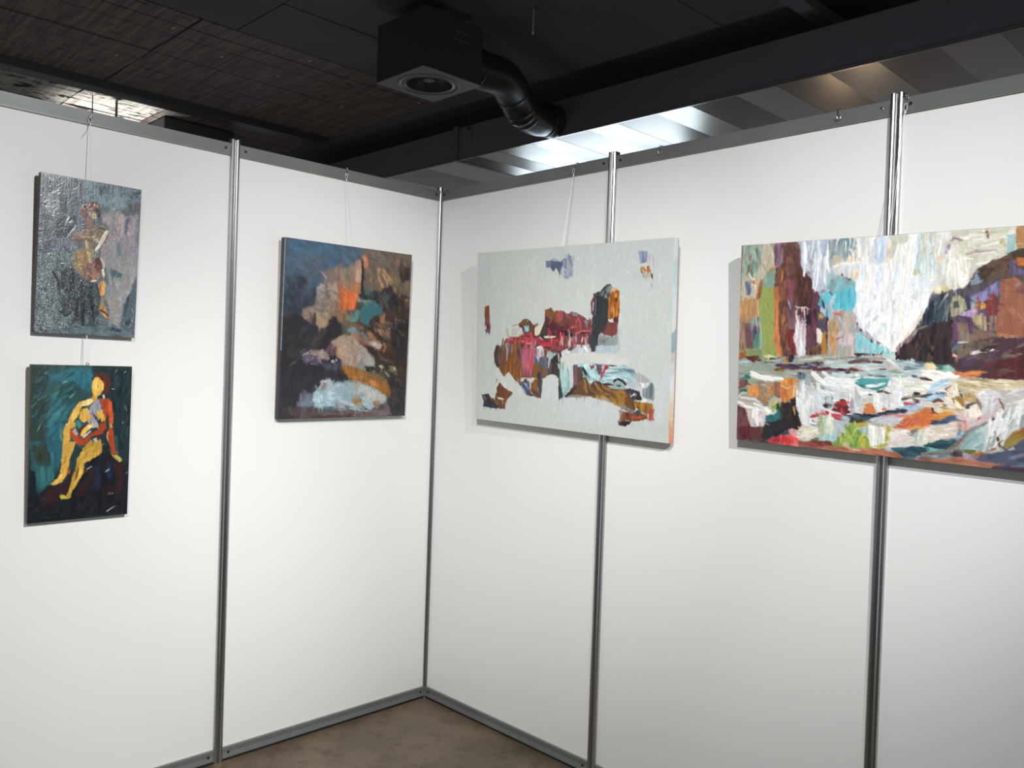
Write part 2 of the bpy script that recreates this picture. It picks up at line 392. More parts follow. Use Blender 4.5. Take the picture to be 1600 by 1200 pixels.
        for i in range(len(P) - 1):
            x1, y1 = P[i]; dx, dy = P[i + 1] - P[i]; L = Ls[i] + 1e-6
            tt = np.clip(((Xd - x1) * dx + (Yd - y1) * dy) / (L * L), 0, 1)
            ex = Xd - x1 - tt * dx; ey = Yd - y1 - tt * dy
            D = np.hypot(ex, ey); sg = np.sign(dx * ey - dy * ex)
            k = D < best
            best = np.where(k, D, best); U = np.where(k, acc + tt * L, U); V = np.where(k, D * sg, V)
            acc += L
        f = U / tot
        ww = w * (1 - taper * np.clip((f - 0.55) / 0.45, 0, 1)) * (0.8 + 0.2 * np.clip(f / 0.1, 0, 1))
        m = np.clip((ww - best) / max(0.8, 0.5 * s) + 0.5, 0, 1)
        t = vnoise(V / (0.9 * s) + 40, U / (18 * s), seed + 2)
        if dry: m = m * np.clip((t - dry * (0.4 + f)) * 6 + 0.6, 0, 1)
        c = np.ones(X.shape + (3,), np.float32) * hexc(col)
        if c2:
            k = np.clip((t - 0.5) * 4 + 0.5, 0, 1)[..., None]; c = c * (1 - k) + hexc(c2) * k
        c = c * (1 + streak * 2 * (t - 0.5))[..., None]
        self.lay(sl, m * a, c, h * (0.4 + t) * np.clip((ww - best) / (ww * 0.5 + 0.1), 0.3, 1))
    def dabs(self, cols, n, txt, ln=40, w=14, ang=90, spread=20, a=0.85, h=0.5, dry=0.25, seed=1):
        rs = np.random.RandomState(seed * 131 + n)
        q = np.array([float(t) for t in txt.split()]).reshape(-1, 2)
        cols = cols.split(); cnt = 0; tries = 0
        while cnt < n and tries < n * 30:
            tries += 1
            p = q.min(0) + rs.rand(2) * (q.max(0) - q.min(0))
            ins = False
            for i in range(len(q)):
                (x1, y1), (x2, y2) = q[i], q[(i + 1) % len(q)]
                if (y1 > p[1]) != (y2 > p[1]) and p[0] < (x2 - x1) * (p[1] - y1) / (y2 - y1) + x1: ins = not ins
            if not ins: continue
            cnt += 1
            g = math.radians(ang + rs.uniform(-spread, spread)); L = ln * rs.uniform(0.5, 1.3) / 2
            bend = rs.uniform(-0.15, 0.15) * L
            d = np.array([math.cos(g), math.sin(g)]); e = np.array([-d[1], d[0]])
            a3 = [p - d * L, p + e * bend, p + d * L]
            self.line(cols[rs.randint(len(cols))], w * rs.uniform(0.5, 1.3), ' '.join('%.1f %.1f' % tuple(z) for z in a3), a=a, h=h, dry=dry)
    def soften(self, r, mix):
        # wet paint pulled together: neighbouring colours run into each other
        a = self.img
        for _ in range(2):
            for ax in (0, 1):
                a = sum(np.roll(a, k, axis=ax) for k in range(-r, r + 1)) / (2 * r + 1)
        m = np.ones((self.ny, self.nx), np.float32) * mix; b = 2 * r + 2
        m[:b] = m[-b:] = 0; m[:, :b] = m[:, -b:] = 0
        Y, X = np.mgrid[0:self.ny, 0:self.nx].astype(np.float32)
        m *= np.clip(vnoise(X / (10 * self.s), Y / (10 * self.s), 77) * 1.6 - 0.1, 0, 1)
        self.img = self.img * (1 - m[..., None]) + a * m[..., None]
    def fill(self):
        # bare canvas between strokes takes the colour of the paint around it
        w = (self.cov > 0.6).astype(np.float32); acc = self.img * w[..., None]; ww = w.copy()
        r = 2
        for it in range(5):
            k = np.ones(2 * r + 1, np.float32) / (2 * r + 1)
            def blur(a):
                for ax in (0, 1):
                    pad = [(0, 0)] * a.ndim; pad[ax] = (r, r)
                    b = np.cumsum(np.pad(a, pad, mode='edge'), axis=ax, dtype=np.float64)
                    n = a.shape[ax]; hi = np.take(b, range(2 * r, 2 * r + n), axis=ax)
                    lo = np.concatenate([np.zeros_like(np.take(b, [0], axis=ax)), np.take(b, range(0, n - 1), axis=ax)], axis=ax)
                    a = ((hi - lo) / (2 * r + 1)).astype(np.float32)
                return a
            ba, bw = blur(acc), blur(ww)
            new = (w < 0.5) & (bw > 0.02)
            self.img[new] = ba[new] / bw[new][..., None]
            w[new] = 1; acc = self.img * w[..., None]; ww = w.copy(); r += 1
    def smear(self, n, ln=9.0, w=2.2, ang=lambda x, y: 90, spread=14, a=0.6, h=0.45, dry=0.3, jit=0.05, seed=1):
        rs = np.random.RandomState(seed); k0, o0, H0 = self.k, self.o, self.H
        self.k, self.o, self.H = 1.0, (0, 0), np.eye(3)
        for i in range(n):
            x = rs.uniform(2, self.nx - 3); y = rs.uniform(2, self.ny - 3)
            col = self.img[int(y), int(x)] * (1 + 0.3 * rs.uniform(-jit, jit, 3) + rs.uniform(-jit, jit)).astype(np.float32)
            g = math.radians(ang(x / self.nx, y / self.ny) + rs.uniform(-spread, spread)); L = ln * self.s * rs.uniform(0.4, 1.4)
            dx, dy = math.cos(g) * L, math.sin(g) * L; bd = rs.uniform(-.12, .12)
            self.line(col, w * rs.uniform(0.6, 1.4), '%f %f %f %f %f %f' % (x, y, x + dx / 2 - dy * bd, y + dy / 2 + dx * bd, x + dx, y + dy), a=a, h=h * rs.uniform(.5, 1.2), dry=dry, rough=.3)
        self.k, self.o, self.H = k0, o0, H0
    def finish(self, grain=0.25, fine=1.0, seed=3, speck=None):
        Y, X = np.mgrid[0:self.ny, 0:self.nx].astype(np.float32); s = self.s
        g = vnoise(X / (1.0 * s), Y / (1.0 * s), seed) * 0.5 + vnoise(X / (2.6 * s), Y / (2.6 * s), seed + 1) * 0.5
        self.h += fine * 0.25 * (g - 0.5)
        self.img *= (1 + grain * 0.35 * (g - 0.5))[..., None]
        if speck is not None:
            # crusty grain, its gloss glints painted in as light and dark specks by mask
            e = vnoise(X / (0.75 * s), Y / (1.1 * s), seed + 8); f = vnoise(X / (6 * s), Y / (8 * s), seed + 9); w = speck(X / self.nx, Y / self.ny)
            k = w * (0.35 + f); up = np.clip((e - 0.60) * 4, 0, 1) * k; dn = np.clip((0.42 - e) * 4, 0, 1) * k
            self.img = self.img * (1 - 0.62 * dn)[..., None] + (hexc('c8ced2') - self.img) * (0.62 * up)[..., None]
            self.h += 0.5 * k * (e - 0.5)
        self.img = np.clip(self.img, 0.02, 0.98)

def paint_gorge():
    c = Canvas(620, 424, [(1158, 384), (1688, 346.5), (1667, 745.5), (1152, 686)], 'dfe0da')
    T, p, l, d = c.tile, c.poly, c.line, c.dabs
    # upper left: trees and cliffs
    T(1140, 360)
    p('8a6a5c', '150 230 260 230 240 1200 140 1200', c2='a98d78')
    p('7d9184', '205 235 510 225 490 420 440 700 380 790 180 780', c2='94a596')
    d('6f8478 9db0a2 5f7468', 9, '220 260 460 260 400 700 220 700', ln=160, w=40, seed=2)
    l('9a5a52', 30, '340 370 300 470'); l('8c5a4a', 30, '300 560 260 700')
    p('c9c4ae', '490 235 690 230 705 560 590 690 460 790 410 1000 380 1090 180 1180 190 740 400 740 450 600 500 420', c2='b7ae98', rough=2)
    d('ddd9c8 a8a08c d9d3bd 8f8a78', 18, '500 250 690 250 690 540 580 680 430 1000 200 1100 210 800 440 700', ln=170, w=32, seed=3)
    p('59688c', '235 800 330 795 330 990 260 1025', c2='7a86a0'); p('c2613e', '320 770 390 782 390 832 325 812')
    l('efe9d8', 26, '340 850 400 860 400 930'); p('8f5a38', '470 770 520 780 500 970 445 1085 415 1060', c2='a4693f')
    p('b88358', '240 1040 420 1080 440 1200 200 1200', c2='c79a72'); d('a8885c 7a8f6c', 6, '230 1050 430 1090 420 1200 220 1200', ln=80, w=30, seed=33)
    p('8ca89b', '570 640 720 590 735 850 745 880 515 895 530 770', c2='7d9a8c')
    l('b4743c', 24, '700 580 630 610 600 680'); 
    p('4e3532', '790 225 1000 235 1085 300 1115 600 1290 730 1300 1210 690 1210 700 880 720 600 800 560 850 350', c2='5c403b', rough=2)
    p('6f5464', '685 235 800 235 845 340 820 480 770 565 700 545', c2='806473'); l('9b8a93', 16, '820 350 790 520 700 600')
    p('6e4a45', '880 400 960 410 1000 660 900 720 850 600', c2='7c564c')
    d('5a3d38 704b42 3f2a2a 64423c', 16, '830 260 1060 280 1100 620 860 700', ln=150, w=40, seed=4)
    p('8a5a3e', '730 600 850 570 830 760 780 830 720 830', c2='76503e'); l('c08a4c', 26, '825 640 815 760 790 830'); l('b0744a', 34, '850 790 880 880 900 950')
    p('6f4150', '860 720 990 760 1010 1000 1030 1210 880 1210 870 900', c2='7d4a50'); p('8a5546', '740 860 860 820 880 1210 770 1210', c2='75483f')
    d('96603f a86c48 6a4a44', 8, '740 880 870 860 880 1190 760 1190', ln=170, w=26, seed=5)
    p('513430', '1010 640 1140 600 1290 740 1300 1210 1080 1210 1075 900', c2='442b2a'); d('5e3d36 3a2526 67443b', 12, '1040 660 1280 780 1280 1190 1090 1190', ln=200, w=40, seed=6)
    p('9ea85e', '500 900 710 885 700 1210 470 1210', c2='8f9c58', streak=.1)
    p('c27d50', '690 890 760 875 800 1210 690 1210', c2='a8663e')
    # pale falls, blue-grey streaks
    p('c2cad6', '1115 180 1610 140 1610 1010 1400 965 1295 860 1285 745 1130 610', c2='b0b9c8', rough=1.6)
    p('8d8680', '1235 450 1335 470 1345 545 1250 545'); p('cfd3dc', '1190 480 1260 520 1250 640 1200 640'); p('8f8388', '1190 620 1290 650 1290 760 1230 720', c2='a7a0a8')
    d('d9e0e8 eef0f2 a6b0c0 dfe4ec 98a2b2', 34, '1130 210 1600 170 1600 930 1400 940 1300 780 1150 560', ln=230, w=38, ang=93, spread=9, seed=7)
    l('f1f2f4', 62, '1165 195 1175 420 1160 715', h=1.0); l('e8ecf2', 40, '1385 210 1395 400 1350 640'); l('eff1f4', 44, '1390 560 1370 760 1345 920', h=.9); l('f3f3f2', 78, '1500 430 1520 600 1490 800', h=.9)
    p('6f4656', '1290 925 1400 990 1395 1210 1290 1210', c2='5d3a4a'); p('5ab4c6', '1470 965 1610 890 1610 1210 1490 1210 1380 1150', c2='79c2ce')
    p('9aa0a4', '1400 940 1540 900 1500 960 1400 1010')
    T(1290, 360)
    p('7f8d95', '40 160 490 130 480 300 330 420 60 450', c2='97a3a6'); p('5f8f9a', '270 150 420 140 410 260 290 260', c2='6f98a2')
    p('c6b9a2', '110 400 230 390 220 470 120 560'); p('dcc9ae', '340 440 470 290 560 430 560 700 430 780 400 640', c2='e6d8c4')
    d('dde2e6 b8c2c6 8f9aa0 e9e6de', 14, '60 190 480 160 460 400 80 420', ln=150, w=34, seed=8)
    l('f0f0ee', 40, '490 140 515 290 520 430'); p('dfe0e2', '110 590 500 480 560 560 400 620 380 780 250 690 120 660', c2='cfd6dc')
    l('eceae6', 50, '120 580 330 520 560 500', h=.9); p('b3b2b8', '0 600 110 690 280 740 200 950 0 960', c2='9fb4bc')
    p('a8aaa8', '120 710 300 730 420 820 360 980 130 990 40 900', c2='8fb0b6'); l('b8b0a4', 60, '180 760 150 960')
    p('d9dfe4', '560 130 760 120 760 520 560 560', c2='e4e4dc'); p('cfdcec', '750 150 960 150 980 500 800 510', c2='c2d2e6')
    p('e9ddcc', '960 170 1030 160 1020 520 930 500'); p('d6d6c6', '1030 130 1330 90 1320 160 1180 200 1100 420 1040 420', c2='c6c8ba')
    p('efefea', '500 520 1040 520 1180 700 1600 720 1600 1210 470 1210 470 860 520 700', c2='e3e9f0', rough=2)
    p('ecebe4', '800 520 1030 520 1030 600 810 640'); d('f6f6f2 dfe7f1 f4f1e8 e8eef6 f7f7f4 d5dfec', 60, '520 560 1040 540 1200 720 1590 740 1590 1200 500 1200', ln=300, w=60, ang=91, spread=7, seed=9)
    p('cbd9dc', '1440 80 1610 60 1610 720 1360 720 1360 580 1440 480', c2='bcd2d6'); l('c9c49c', 80, '1380 660 1500 640'); l('f5f5f1', 150, '1370 130 1330 400 1320 720', h=1.0); l('f4f4f0', 90, '1250 260 1200 480 1150 720', h=.9); l('eeeeea', 40, '1160 200 1090 400 1080 640')
    d('dde6e6 b4c8cc e6eae6', 10, '1450 100 1600 90 1600 560 1450 560', ln=260, w=30, ang=92, spread=5, seed=10)
    p('58b7cb', '0 960 120 990 470 860 490 1150 440 1210 0 1210', c2='6cc0cf', streak=.1); p('8d9aa0', '0 880 130 990 470 850 400 780 100 760', c2='7fb4bc'); l('3f5660', 22, '70 960 120 1030'); l('c2d2e0', 44, '120 1030 80 1210'); l('4a3a4a', 30, '340 740 380 780'); l('4a3f44', 20, '250 670 265 700')
    # upper right sky strokes and dark arch
    T(1440, 340)
    p('c3d2d2', '0 240 260 230 240 940 0 960', c2='d3dad2'); p('dfe0da', '260 230 500 230 480 1100 240 1000 250 600', c2='d8d6d2')
    p('d8d8ce', '480 220 1500 150 1500 580 1300 600 1100 640 950 780 800 1000 700 1080 480 1080', c2='c6c6b6', rough=2)
    d('c4d4dc b6ccd6 d9dfe2 ccc9ac', 16, '0 280 240 260 230 900 0 900', ln=330, w=36, ang=92, spread=5, seed=11)
    l('f2f1ee', 46, '310 250 285 430 270 590', h=.9); p('a894ac', '470 330 520 330 480 420 420 570 380 570 410 430', soft=1.2); p('d8b89c', '260 600 320 610 310 720 260 700', soft=1.2); p('e2d8a0', '300 1080 490 1060 360 1180 260 1190', c2='e8dcc8')
    d('f0f0ec dcdad0 eceae2 c9c8b6 e6e4da', 26, '380 560 620 460 780 620 740 1060 420 1040', ln=420, w=56, ang=86, spread=12, seed=12)
    d('eeece4 d4d0be e2ded0 c2bda4 f2f0ea', 22, '520 260 1480 200 1480 440 1200 580 700 640 560 440', ln=360, w=44, ang=-8, spread=9, seed=13)
    l('7a6a70', 26, '500 310 660 350'); l('9e8a8c', 40, '720 570 850 520 1190 500', c2='b8a498'); l('6a4438', 34, '1030 200 1060 320'); p('a8c6cc', '1330 280 1490 250 1480 560 1400 640 1340 560 1370 400', c2='9ab8ba'); p('c0bc8c', '1240 330 1340 320 1330 420 1250 400')
    l('f2f1ea', 24, '870 720 1000 710 1080 680'); l('f4f3ee', 30, '710 880 700 1060'); l('f0efe9', 60, '560 700 600 900 660 1070', h=.9)
    p('c08a5a', '1495 170 1620 150 2200 120 2200 420 1500 470', c2='a8825a')
    p('4f4038', '880 800 1000 740 1280 620 1500 500 2200 440 2200 760 1250 1000 950 1080 780 1150 700 1100', c2='5b4a40', rough=1.5)
    p('8fa0b0', '880 820 990 970 850 1080 760 1060 830 960', c2='75889a'); p('6c2c2a', '1270 650 1400 640 1360 690 1290 690')
    d('4a3a34 60503f 3c3230', 12, '960 780 1250 690 1220 900 1000 960', ln=200, w=50, ang=-25, spread=15, seed=14)
    p('c4763c', '1500 630 2200 600 2200 740 1520 760', c2='b2683a'); p('58527a', '1390 700 1480 660 1500 800 2200 780 2200 900 1400 900', c2='6a5f7c')
    # right dark cliff
    T(1440, 450)
    p('4b4650', '420 60 700 0 1250 -160 1250 900 1100 1400 400 1200 0 1150 0 480 130 180', c2='5a525c', rough=2)
    p('343a44', '0 480 150 200 300 110 480 70 480 460 420 1150 -150 1150 -160 700', c2='41505a', rough=1.4)
    p('332b30', '-330 300 0 30 120 550 0 700 100 1150 -200 1160 -330 900', c2='2a2830', a=0)
    d('2a3038 4c5a64 5f6e76 23262c 3a4650', 28, '20 480 260 180 470 160 440 1100 40 1100', ln=300, w=30, ang=100, spread=10, seed=15)
    l('b9c2c4', 34, '420 100 330 200 270 330', dry=.3); l('a89a9a', 18, '260 230 130 300 40 420'); l('8a8076', 24, '440 260 410 420 400 620')
    p('999682', '490 140 620 110 700 200 720 330 640 390 560 440 470 460 460 260', c2='a8a488'); p('4a5550', '500 215 590 200 600 310 510 325'); 
    p('6c6a90', '780 130 1050 0 1250 -150 1250 120 1040 200 860 260 780 330', c2='8a86ae'); p('8a93a8', '790 190 860 240 850 350 760 330', c2='9aa2b4'); l('3f4456', 60, '720 130 750 260 770 370')
    p('a294be', '590 430 660 370 880 330 900 400 1000 400 880 470 660 460', c2='b5a2c0'); l('d0a0a8', 24, '790 370 900 330 950 340'); p('c98434', '840 220 1030 240 1030 320 960 340 850 290', c2='d8a05a'); l('b0505a', 30, '900 150 910 260'); l('7a4a4a', 34, '930 210 900 470 930 640', h=.7)
    p('5f3444', '1040 200 1140 50 1220 200 1200 430 1020 420', c2='7a3c38'); d('6a3050 8a4038 4f3a5c', 8, '1050 120 1220 120 1210 420 1050 420', ln=150, w=26, seed=16)
    p('927a62', '820 440 1190 430 1190 680 950 660 830 560', c2='a89a72'); l('5a3f58', 44, '1060 430 1060 660'); l('6a4f62', 30, '1150 430 1140 680'); l('c0b8a0', 16, '940 430 960 640')
    p('8a6a62', '570 540 760 560 830 640 1200 720 1200 800 840 860 590 850', c2='7c6458'); p('7f7472', '620 660 760 690 780 830 640 830', c2='94857c', soft=1); p('533a56', '500 490 580 540 590 850 510 890', c2='644866'); p('4a3350', '580 430 800 460 830 560 810 720 760 710 740 520 620 470', c2='5c4262')
    p('8f8274', '430 520 500 500 500 880 430 930', c2='a3968a'); l('6f8aa2', 28, '395 510 385 740'); p('252d36', '300 740 430 760 440 840 310 890', c2='313d48'); l('93a8ae', 18, '310 890 440 840'); l('dfe0dc', 24, '590 855 700 850 780 860')
    p('a06a52', '1240 -120 1480 -180 1480 100 1600 120 2200 60 2200 620 1520 780 1190 740 1190 480 1240 200', c2='8f5c4a', rough=1.4, streak=.12)
    p('b08058', '1190 700 1540 760 1500 800 1280 790 1190 740', soft=1.2); p('6a4046', '1460 20 2200 -20 2200 80 1560 100', c2='7a4a50'); d('a8745a 8a5a48 b98066 9c6450', 26, '1260 0 1590 100 2100 100 2000 600 1250 680', ln=160, w=60, ang=80, spread=30, seed=17, a=.5)
    p('55423f', '420 960 760 860 1200 760 1520 790 2200 640 2200 1450 1000 1440 600 1300 400 1100', c2='4a3640', rough=2)
    p('5a4a4a', '450 980 640 870 1180 800 1000 960 640 1080', c2='6e665a'); p('5d4868', '700 1100 1150 1000 1200 1080 900 1200 620 1260', c2='4a3a54'); l('c9bcc0', 60, '800 1030 950 990 1140 970', c2='e8e6e4', h=.9, dry=.2); p('4e2a2e', '1240 1100 1700 900 2200 900 2200 1440 1000 1440', c2='5a3036')
    d('4a3c3a 6a5654 3c2c34 5e3a3c 746660', 30, '500 1000 1150 820 1900 820 1900 1350 900 1350', ln=240, w=46, ang=-20, spread=14, seed=18)
    p('c8785a', '430 1010 500 1000 590 1080 430 1080', c2='e0a88c'); l('f0dcc8', 22, '510 1040 580 1080'); l('5f7080', 40, '440 980 640 890')
    # left lower cliff band, pale ghost trunk
    T(1140, 470)
    p('9ca85e', '470 -20 700 -20 690 350 690 640 740 840 720 890 540 880 510 700 480 300', c2='8f9c56', streak=.1)
    p('a98a6c', '160 0 420 0 440 240 360 330 220 350 160 480', c2='b88a5a'); p('6f7f86', '330 240 480 250 480 430 380 540 330 420', c2='8a98a0'); p('54424e', '220 340 320 360 360 740 250 690', c2='6a4a4a'); p('8a6a52', '150 300 230 330 250 720 170 800 150 800', c2='9c8676')
    p('4a4a68', '380 380 490 400 460 520 390 600 330 640', c2='6c5a70'); p('6f9060', '400 510 460 480 450 700 390 760', c2='4a7c6c'); p('8f9a6c', '160 790 520 760 540 900 240 880', c2='7c9058'); l('c9a48c', 22, '410 240 440 480'); l('9fb0a8', 28, '460 310 500 520 520 840')
    p('c27c4c', '690 -20 790 -20 760 400 800 700 870 880 910 960 830 930 730 780 690 600', c2='cf8450'); p('6f4a3c', '770 0 900 0 940 400 900 640 920 900 850 860 790 640 770 400', c2='5c3c34'); d('96603f b87848 4a3232 7c5440', 14, '780 20 900 20 920 800 830 800', ln=260, w=30, seed=19)
    p('5f3c4a', '880 -20 1060 -20 1040 420 1020 560 940 500 900 300', c2='7a5a60'); p('6a2c2a', '900 460 1010 440 1040 740 1020 880 960 760 900 640', c2='7c3630'); l('9aa0b4', 26, '920 0 950 120'); p('4a2f38', '1030 120 1180 110 1200 380 1050 300', c2='64464c')
    p('45293a', '1180 120 1420 130 1420 420 1380 720 1200 760', c2='5e3a48'); p('d6cdd2', '1050 340 1190 300 1205 420 1190 700 1160 870 1110 870 1100 740 1040 720 1010 560', c2='e2e2ea', rough=2); d('efeef2 cfc4ca b89aa0 dfe2ee', 14, '1050 360 1190 330 1180 760 1060 700', ln=260, w=30, ang=92, spread=6, seed=20); l('efe6dc', 22, '1045 150 1050 330'); l('ece2d8', 18, '1165 120 1180 290'); l('f0e8de', 20, '1020 70 1060 110 1200 100 1240 130')
    p('2e1f30', '1200 150 1290 160 1280 370 1200 380'); p('5c3a46', '1200 380 1350 390 1340 700 1200 740', c2='6a4450'); p('463038', '1210 720 1440 700 1420 880 1210 880', c2='70503a'); p('6a6058', '1360 180 1540 200 1540 500 1400 480', c2='4a4658'); p('e3d9cc', '1360 430 1430 450 1445 640 1370 660'); p('ba8642', '1440 560 1500 470 1535 560 1535 830 1450 840', c2='a8763c'); p('5f9fb0', '1480 80 1610 0 1610 280 1500 260 1420 160', c2='9fb8c4'); p('c99a5c', '1400 210 1470 200 1480 260 1400 280'); l('4a3f50', 30, '1450 0 1490 130'); p('bfc6c8', '1550 500 1610 560 1610 820 1550 830', c2='9aa0a0'); l('30242c', 30, '1530 260 1530 700 1560 830')
    # water line, dark strokes
    p('a5ada6', '150 900 1610 830 1610 1210 150 1210', c2='8f9a94', rough=1.5, ang=2)
    p('a06434', '160 810 270 790 250 880 160 920'); p('5c2c22', '240 870 440 850 460 900 380 960 290 920', c2='6f3a2a'); l('a9c4cc', 40, '170 960 330 940'); l('3a3434', 36, '440 930 640 905 780 890'); l('3f3c50', 40, '430 1000 540 975 680 960'); l('d9d4b4', 40, '540 870 640 860 740 890'); l('a9a878', 30, '500 920 760 940')
    p('c48450', '820 920 930 880 920 960 840 960'); p('2c2028', '930 840 1010 860 980 960 920 960'); p('3d2a40', '710 980 1100 1000 1320 950 1480 960 1330 1060 1000 1080 860 1060 740 1030', c2='4f3a54', ang=5, rough=2); d('5a3c30 2c2434 6a4a5c 8a9aa8', 14, '760 990 1420 960 1400 1060 820 1060', ln=200, w=26, ang=4, spread=12, seed=21)
    l('a8c0d0', 26, '680 930 800 925'); l('b8bda8', 40, '1090 930 1300 910 1600 880'); l('cfc9b6', 40, '1290 900 1460 880'); p('6a2418', '700 1060 860 1040 860 1100 720 1170', c2='7c3222'); l('7c9a3c', 30, '750 1100 860 1080'); p('a4aca0', '160 990 700 960 700 1160 300 1160 170 1100', c2='8f9a90', ang=3); p('c9d2d4', '1470 950 1610 930 1610 1030 1490 1010', c2='b2b6bc'); l('5a2638', 46, '1320 1080 1620 1060')
    # middle water, far shore
    T(1290, 470)
    p('9db4ba', '0 880 480 830 1010 820 1620 950 1620 1210 0 1210', c2='b4c4c4', ang=2, rough=2)
    p('a8aeb0', '30 320 150 240 260 210 480 230 540 470 520 700 460 860 40 850', c2='b4a69c', rough=1.6); p('b88c56', '40 330 170 260 230 420 150 560 160 840 100 840', c2='c09a70'); p('cf8a4c', '60 560 130 560 160 700 150 830 110 830'); p('b8a0a4', '280 420 480 560 430 700 200 680 160 560', c2='c4b4b8'); l('c07868', 36, '150 200 280 230'); l('b8604c', 26, '170 600 280 560')
    d('b4bcc0 a89c98 c6c8c8 98a6aa', 18, '60 300 480 260 500 800 80 800', ln=170, w=40, ang=100, spread=35, seed=22, a=.7)
    p('7cc2cc', '510 480 700 600 1010 740 1080 830 480 830 460 720', c2='8fcbd2', streak=.08); p('c9d4d8', '560 760 640 740 690 800 560 820'); l('9ab8bc', 26, '500 680 820 800')
    p('ece9e4', '480 -10 1620 -10 1620 60 1440 380 1200 640 1070 790 1010 760 840 640 640 540 520 380 490 120', c2='e6eaf0', rough=1.6)
    d('f7f6f2 e8eef6 f4f0e6 faf9f6 dde4ee', 50, '520 0 1560 0 1420 360 1060 740 900 660 600 420', ln=330, w=56, ang=92, spread=7, seed=23)
    l('a49ca8', 60, '640 420 720 340 830 240', a=.5, dry=.2); l('e8ebf2', 60, '490 60 520 240 560 430', h=.8); p('cfdfe6', '890 350 970 350 960 480 920 480', soft=1.2); l('f6f3ea', 90, '1300 420 1180 640 1060 780', h=.8); l('e9dfcc', 40, '1540 140 1400 420 1200 640')
    p('c6c6cc', '560 480 640 460 780 610 720 640 600 560', c2='a0a0aa'); p('4a4048', '540 430 580 460 570 490 540 470'); p('3a3038', '490 330 515 340 510 380 495 370'); p('5a5058', '700 610 750 600 750 650 710 650'); p('8a8084', '780 620 900 680 820 680', c2='6a6468')
    p('2f2629', '1090 870 1180 760 1230 680 1440 480 1600 370 2000 300 2000 1000 1430 970 1380 900 1240 940 1100 900', c2='3a2f33', rough=2); p('252a32', '1420 440 1500 300 1620 60 1700 0 1700 380 1440 470', c2='3a4450', rough=1.5); l('786a80', 60, '1420 470 1330 600 1180 680', c2='a09298'); l('8a7c74', 30, '1430 450 1620 390'); l('8c6a6a', 34, '1330 570 1200 670 1110 750'); d('4a3a34 1f1c22 5c4a3c 2a2a32', 26, '1200 760 1440 540 1700 520 1700 950 1450 950', ln=180, w=36, ang=95, spread=15, seed=24)
    l('3a2c30', 26, '460 830 860 850 900 800'); p('cf9a78', '650 860 900 840 960 870 880 900 660 890', c2='c8c2c0'); l('2e2830', 30, '490 860 570 855'); l('8a8478', 60, '0 900 300 890 620 920 940 910', c2='9aa298'); l('4f3a40', 56, '380 960 620 940 920 970', c2='6a5a60'); l('c6c4c8', 50, '20 980 220 960 460 910'); p('d2bfc2', '830 1040 960 920 1100 980 1200 1080 1000 1090', c2='c0c0c4'); l('efeae6', 36, '990 930 1120 1010')
    l('4a1c2a', 50, '0 1050 120 1080 420 1080'); p('5c3022', '340 1080 400 1030 480 1010 570 1070 480 1100', c2='70402a'); l('5a2820', 30, '440 1090 800 1080 960 1070'); p('3a2a2a', '310 1110 390 1090 380 1130 330 1140'); p('8fa878', '980 1090 1130 1080 1240 1110 1100 1140', c2='7a9868'); l('efefec', 60, '490 1160 540 1160'); l('2c4a52', 30, '560 1160 800 1180 1000 1190'); l('3a3436', 26, '1370 1180 1440 1180')
    d('c4d4d4 9cc0c6 e0e2e0 a8b4b4', 24, '0 1000 800 990 1300 1110 1300 1200 0 1200', ln=260, w=30, ang=3, spread=6, seed=25, a=.7); d('8aa2ac 5c6c78 c4d0d4', 10, '1180 980 1540 960 1560 1080 1240 1080', ln=180, w=26, ang=2, spread=8, seed=26)
    # lower left
    T(1140, 580)
    p('8f8f84', '150 0 1610 0 1610 560 130 520', c2='a0a096', ang=5, rough=2); p('93998c', '160 0 700 0 700 60 480 90 330 40 170 80', c2='a2a89c', ang=3)
    p('2f6a64', '240 50 330 20 340 120 270 130'); p('3a7a74', '180 90 270 90 250 130 190 120'); p('5e4040', '160 130 300 130 260 240 150 270', c2='704a44'); p('2a6662', '150 280 290 270 280 310 160 320'); p('a8a888', '300 140 440 120 420 190 310 180', c2='88a070')
    p('7a8a84', '430 150 720 150 720 400 560 560 440 440', c2='8a7a6a'); d('4a7a7c 9a8a78 c8763a 8c9690 4f8a88 b09a84', 26, '440 160 760 160 760 420 560 540 450 430', ln=120, w=40, ang=40, spread=60, seed=27)
    p('c07a44', '290 220 450 200 460 400 330 400 290 320', c2='d09058'); p('b87440', '600 250 700 220 700 380 610 380', c2='c88a5c'); p('6a4038', '690 170 800 160 800 420 720 400', c2='8a6050'); p('c5773c', '790 180 900 90 1080 150 1030 440 840 480 790 400', c2='d08848', rough=1.6); l('dfc49c', 36, '1020 220 1000 420'); l('c86a44', 40, '830 300 840 460'); l('e0c4a0', 20, '800 210 900 270 980 240')
    p('c9c4a8', '620 480 700 380 820 440 800 500 700 540 640 560', c2='b8b090'); p('6f9a34', '640 560 780 480 820 540 740 580', c2='8aac50')
    p('26201f', '820 490 900 480 1030 400 1090 640 1120 830 1060 900 980 880 820 960 540 1060 480 1000 580 800 780 640', c2='302a2c', rough=2); d('3a302c 1c1a1e 2e3438 40342e', 22, '840 520 1020 470 1080 820 900 900 620 1000 620 820', ln=200, w=36, ang=96, spread=12, seed=28)
    p('245e62', '580 720 780 580 810 740 700 790 600 780', c2='2f6c6e'); p('233436', '560 800 800 760 800 940 560 1040', c2='2a2830'); l('d8a468', 26, '1010 550 1030 680'); p('54363a', '130 520 260 580 330 840 540 860 500 1060 130 1040', c2='6a4444', rough=1.6); p('4a2028', '180 850 330 840 330 1040 140 1040', c2='582830'); p('683c40', '340 870 490 860 480 1050 350 1040', c2='583036')
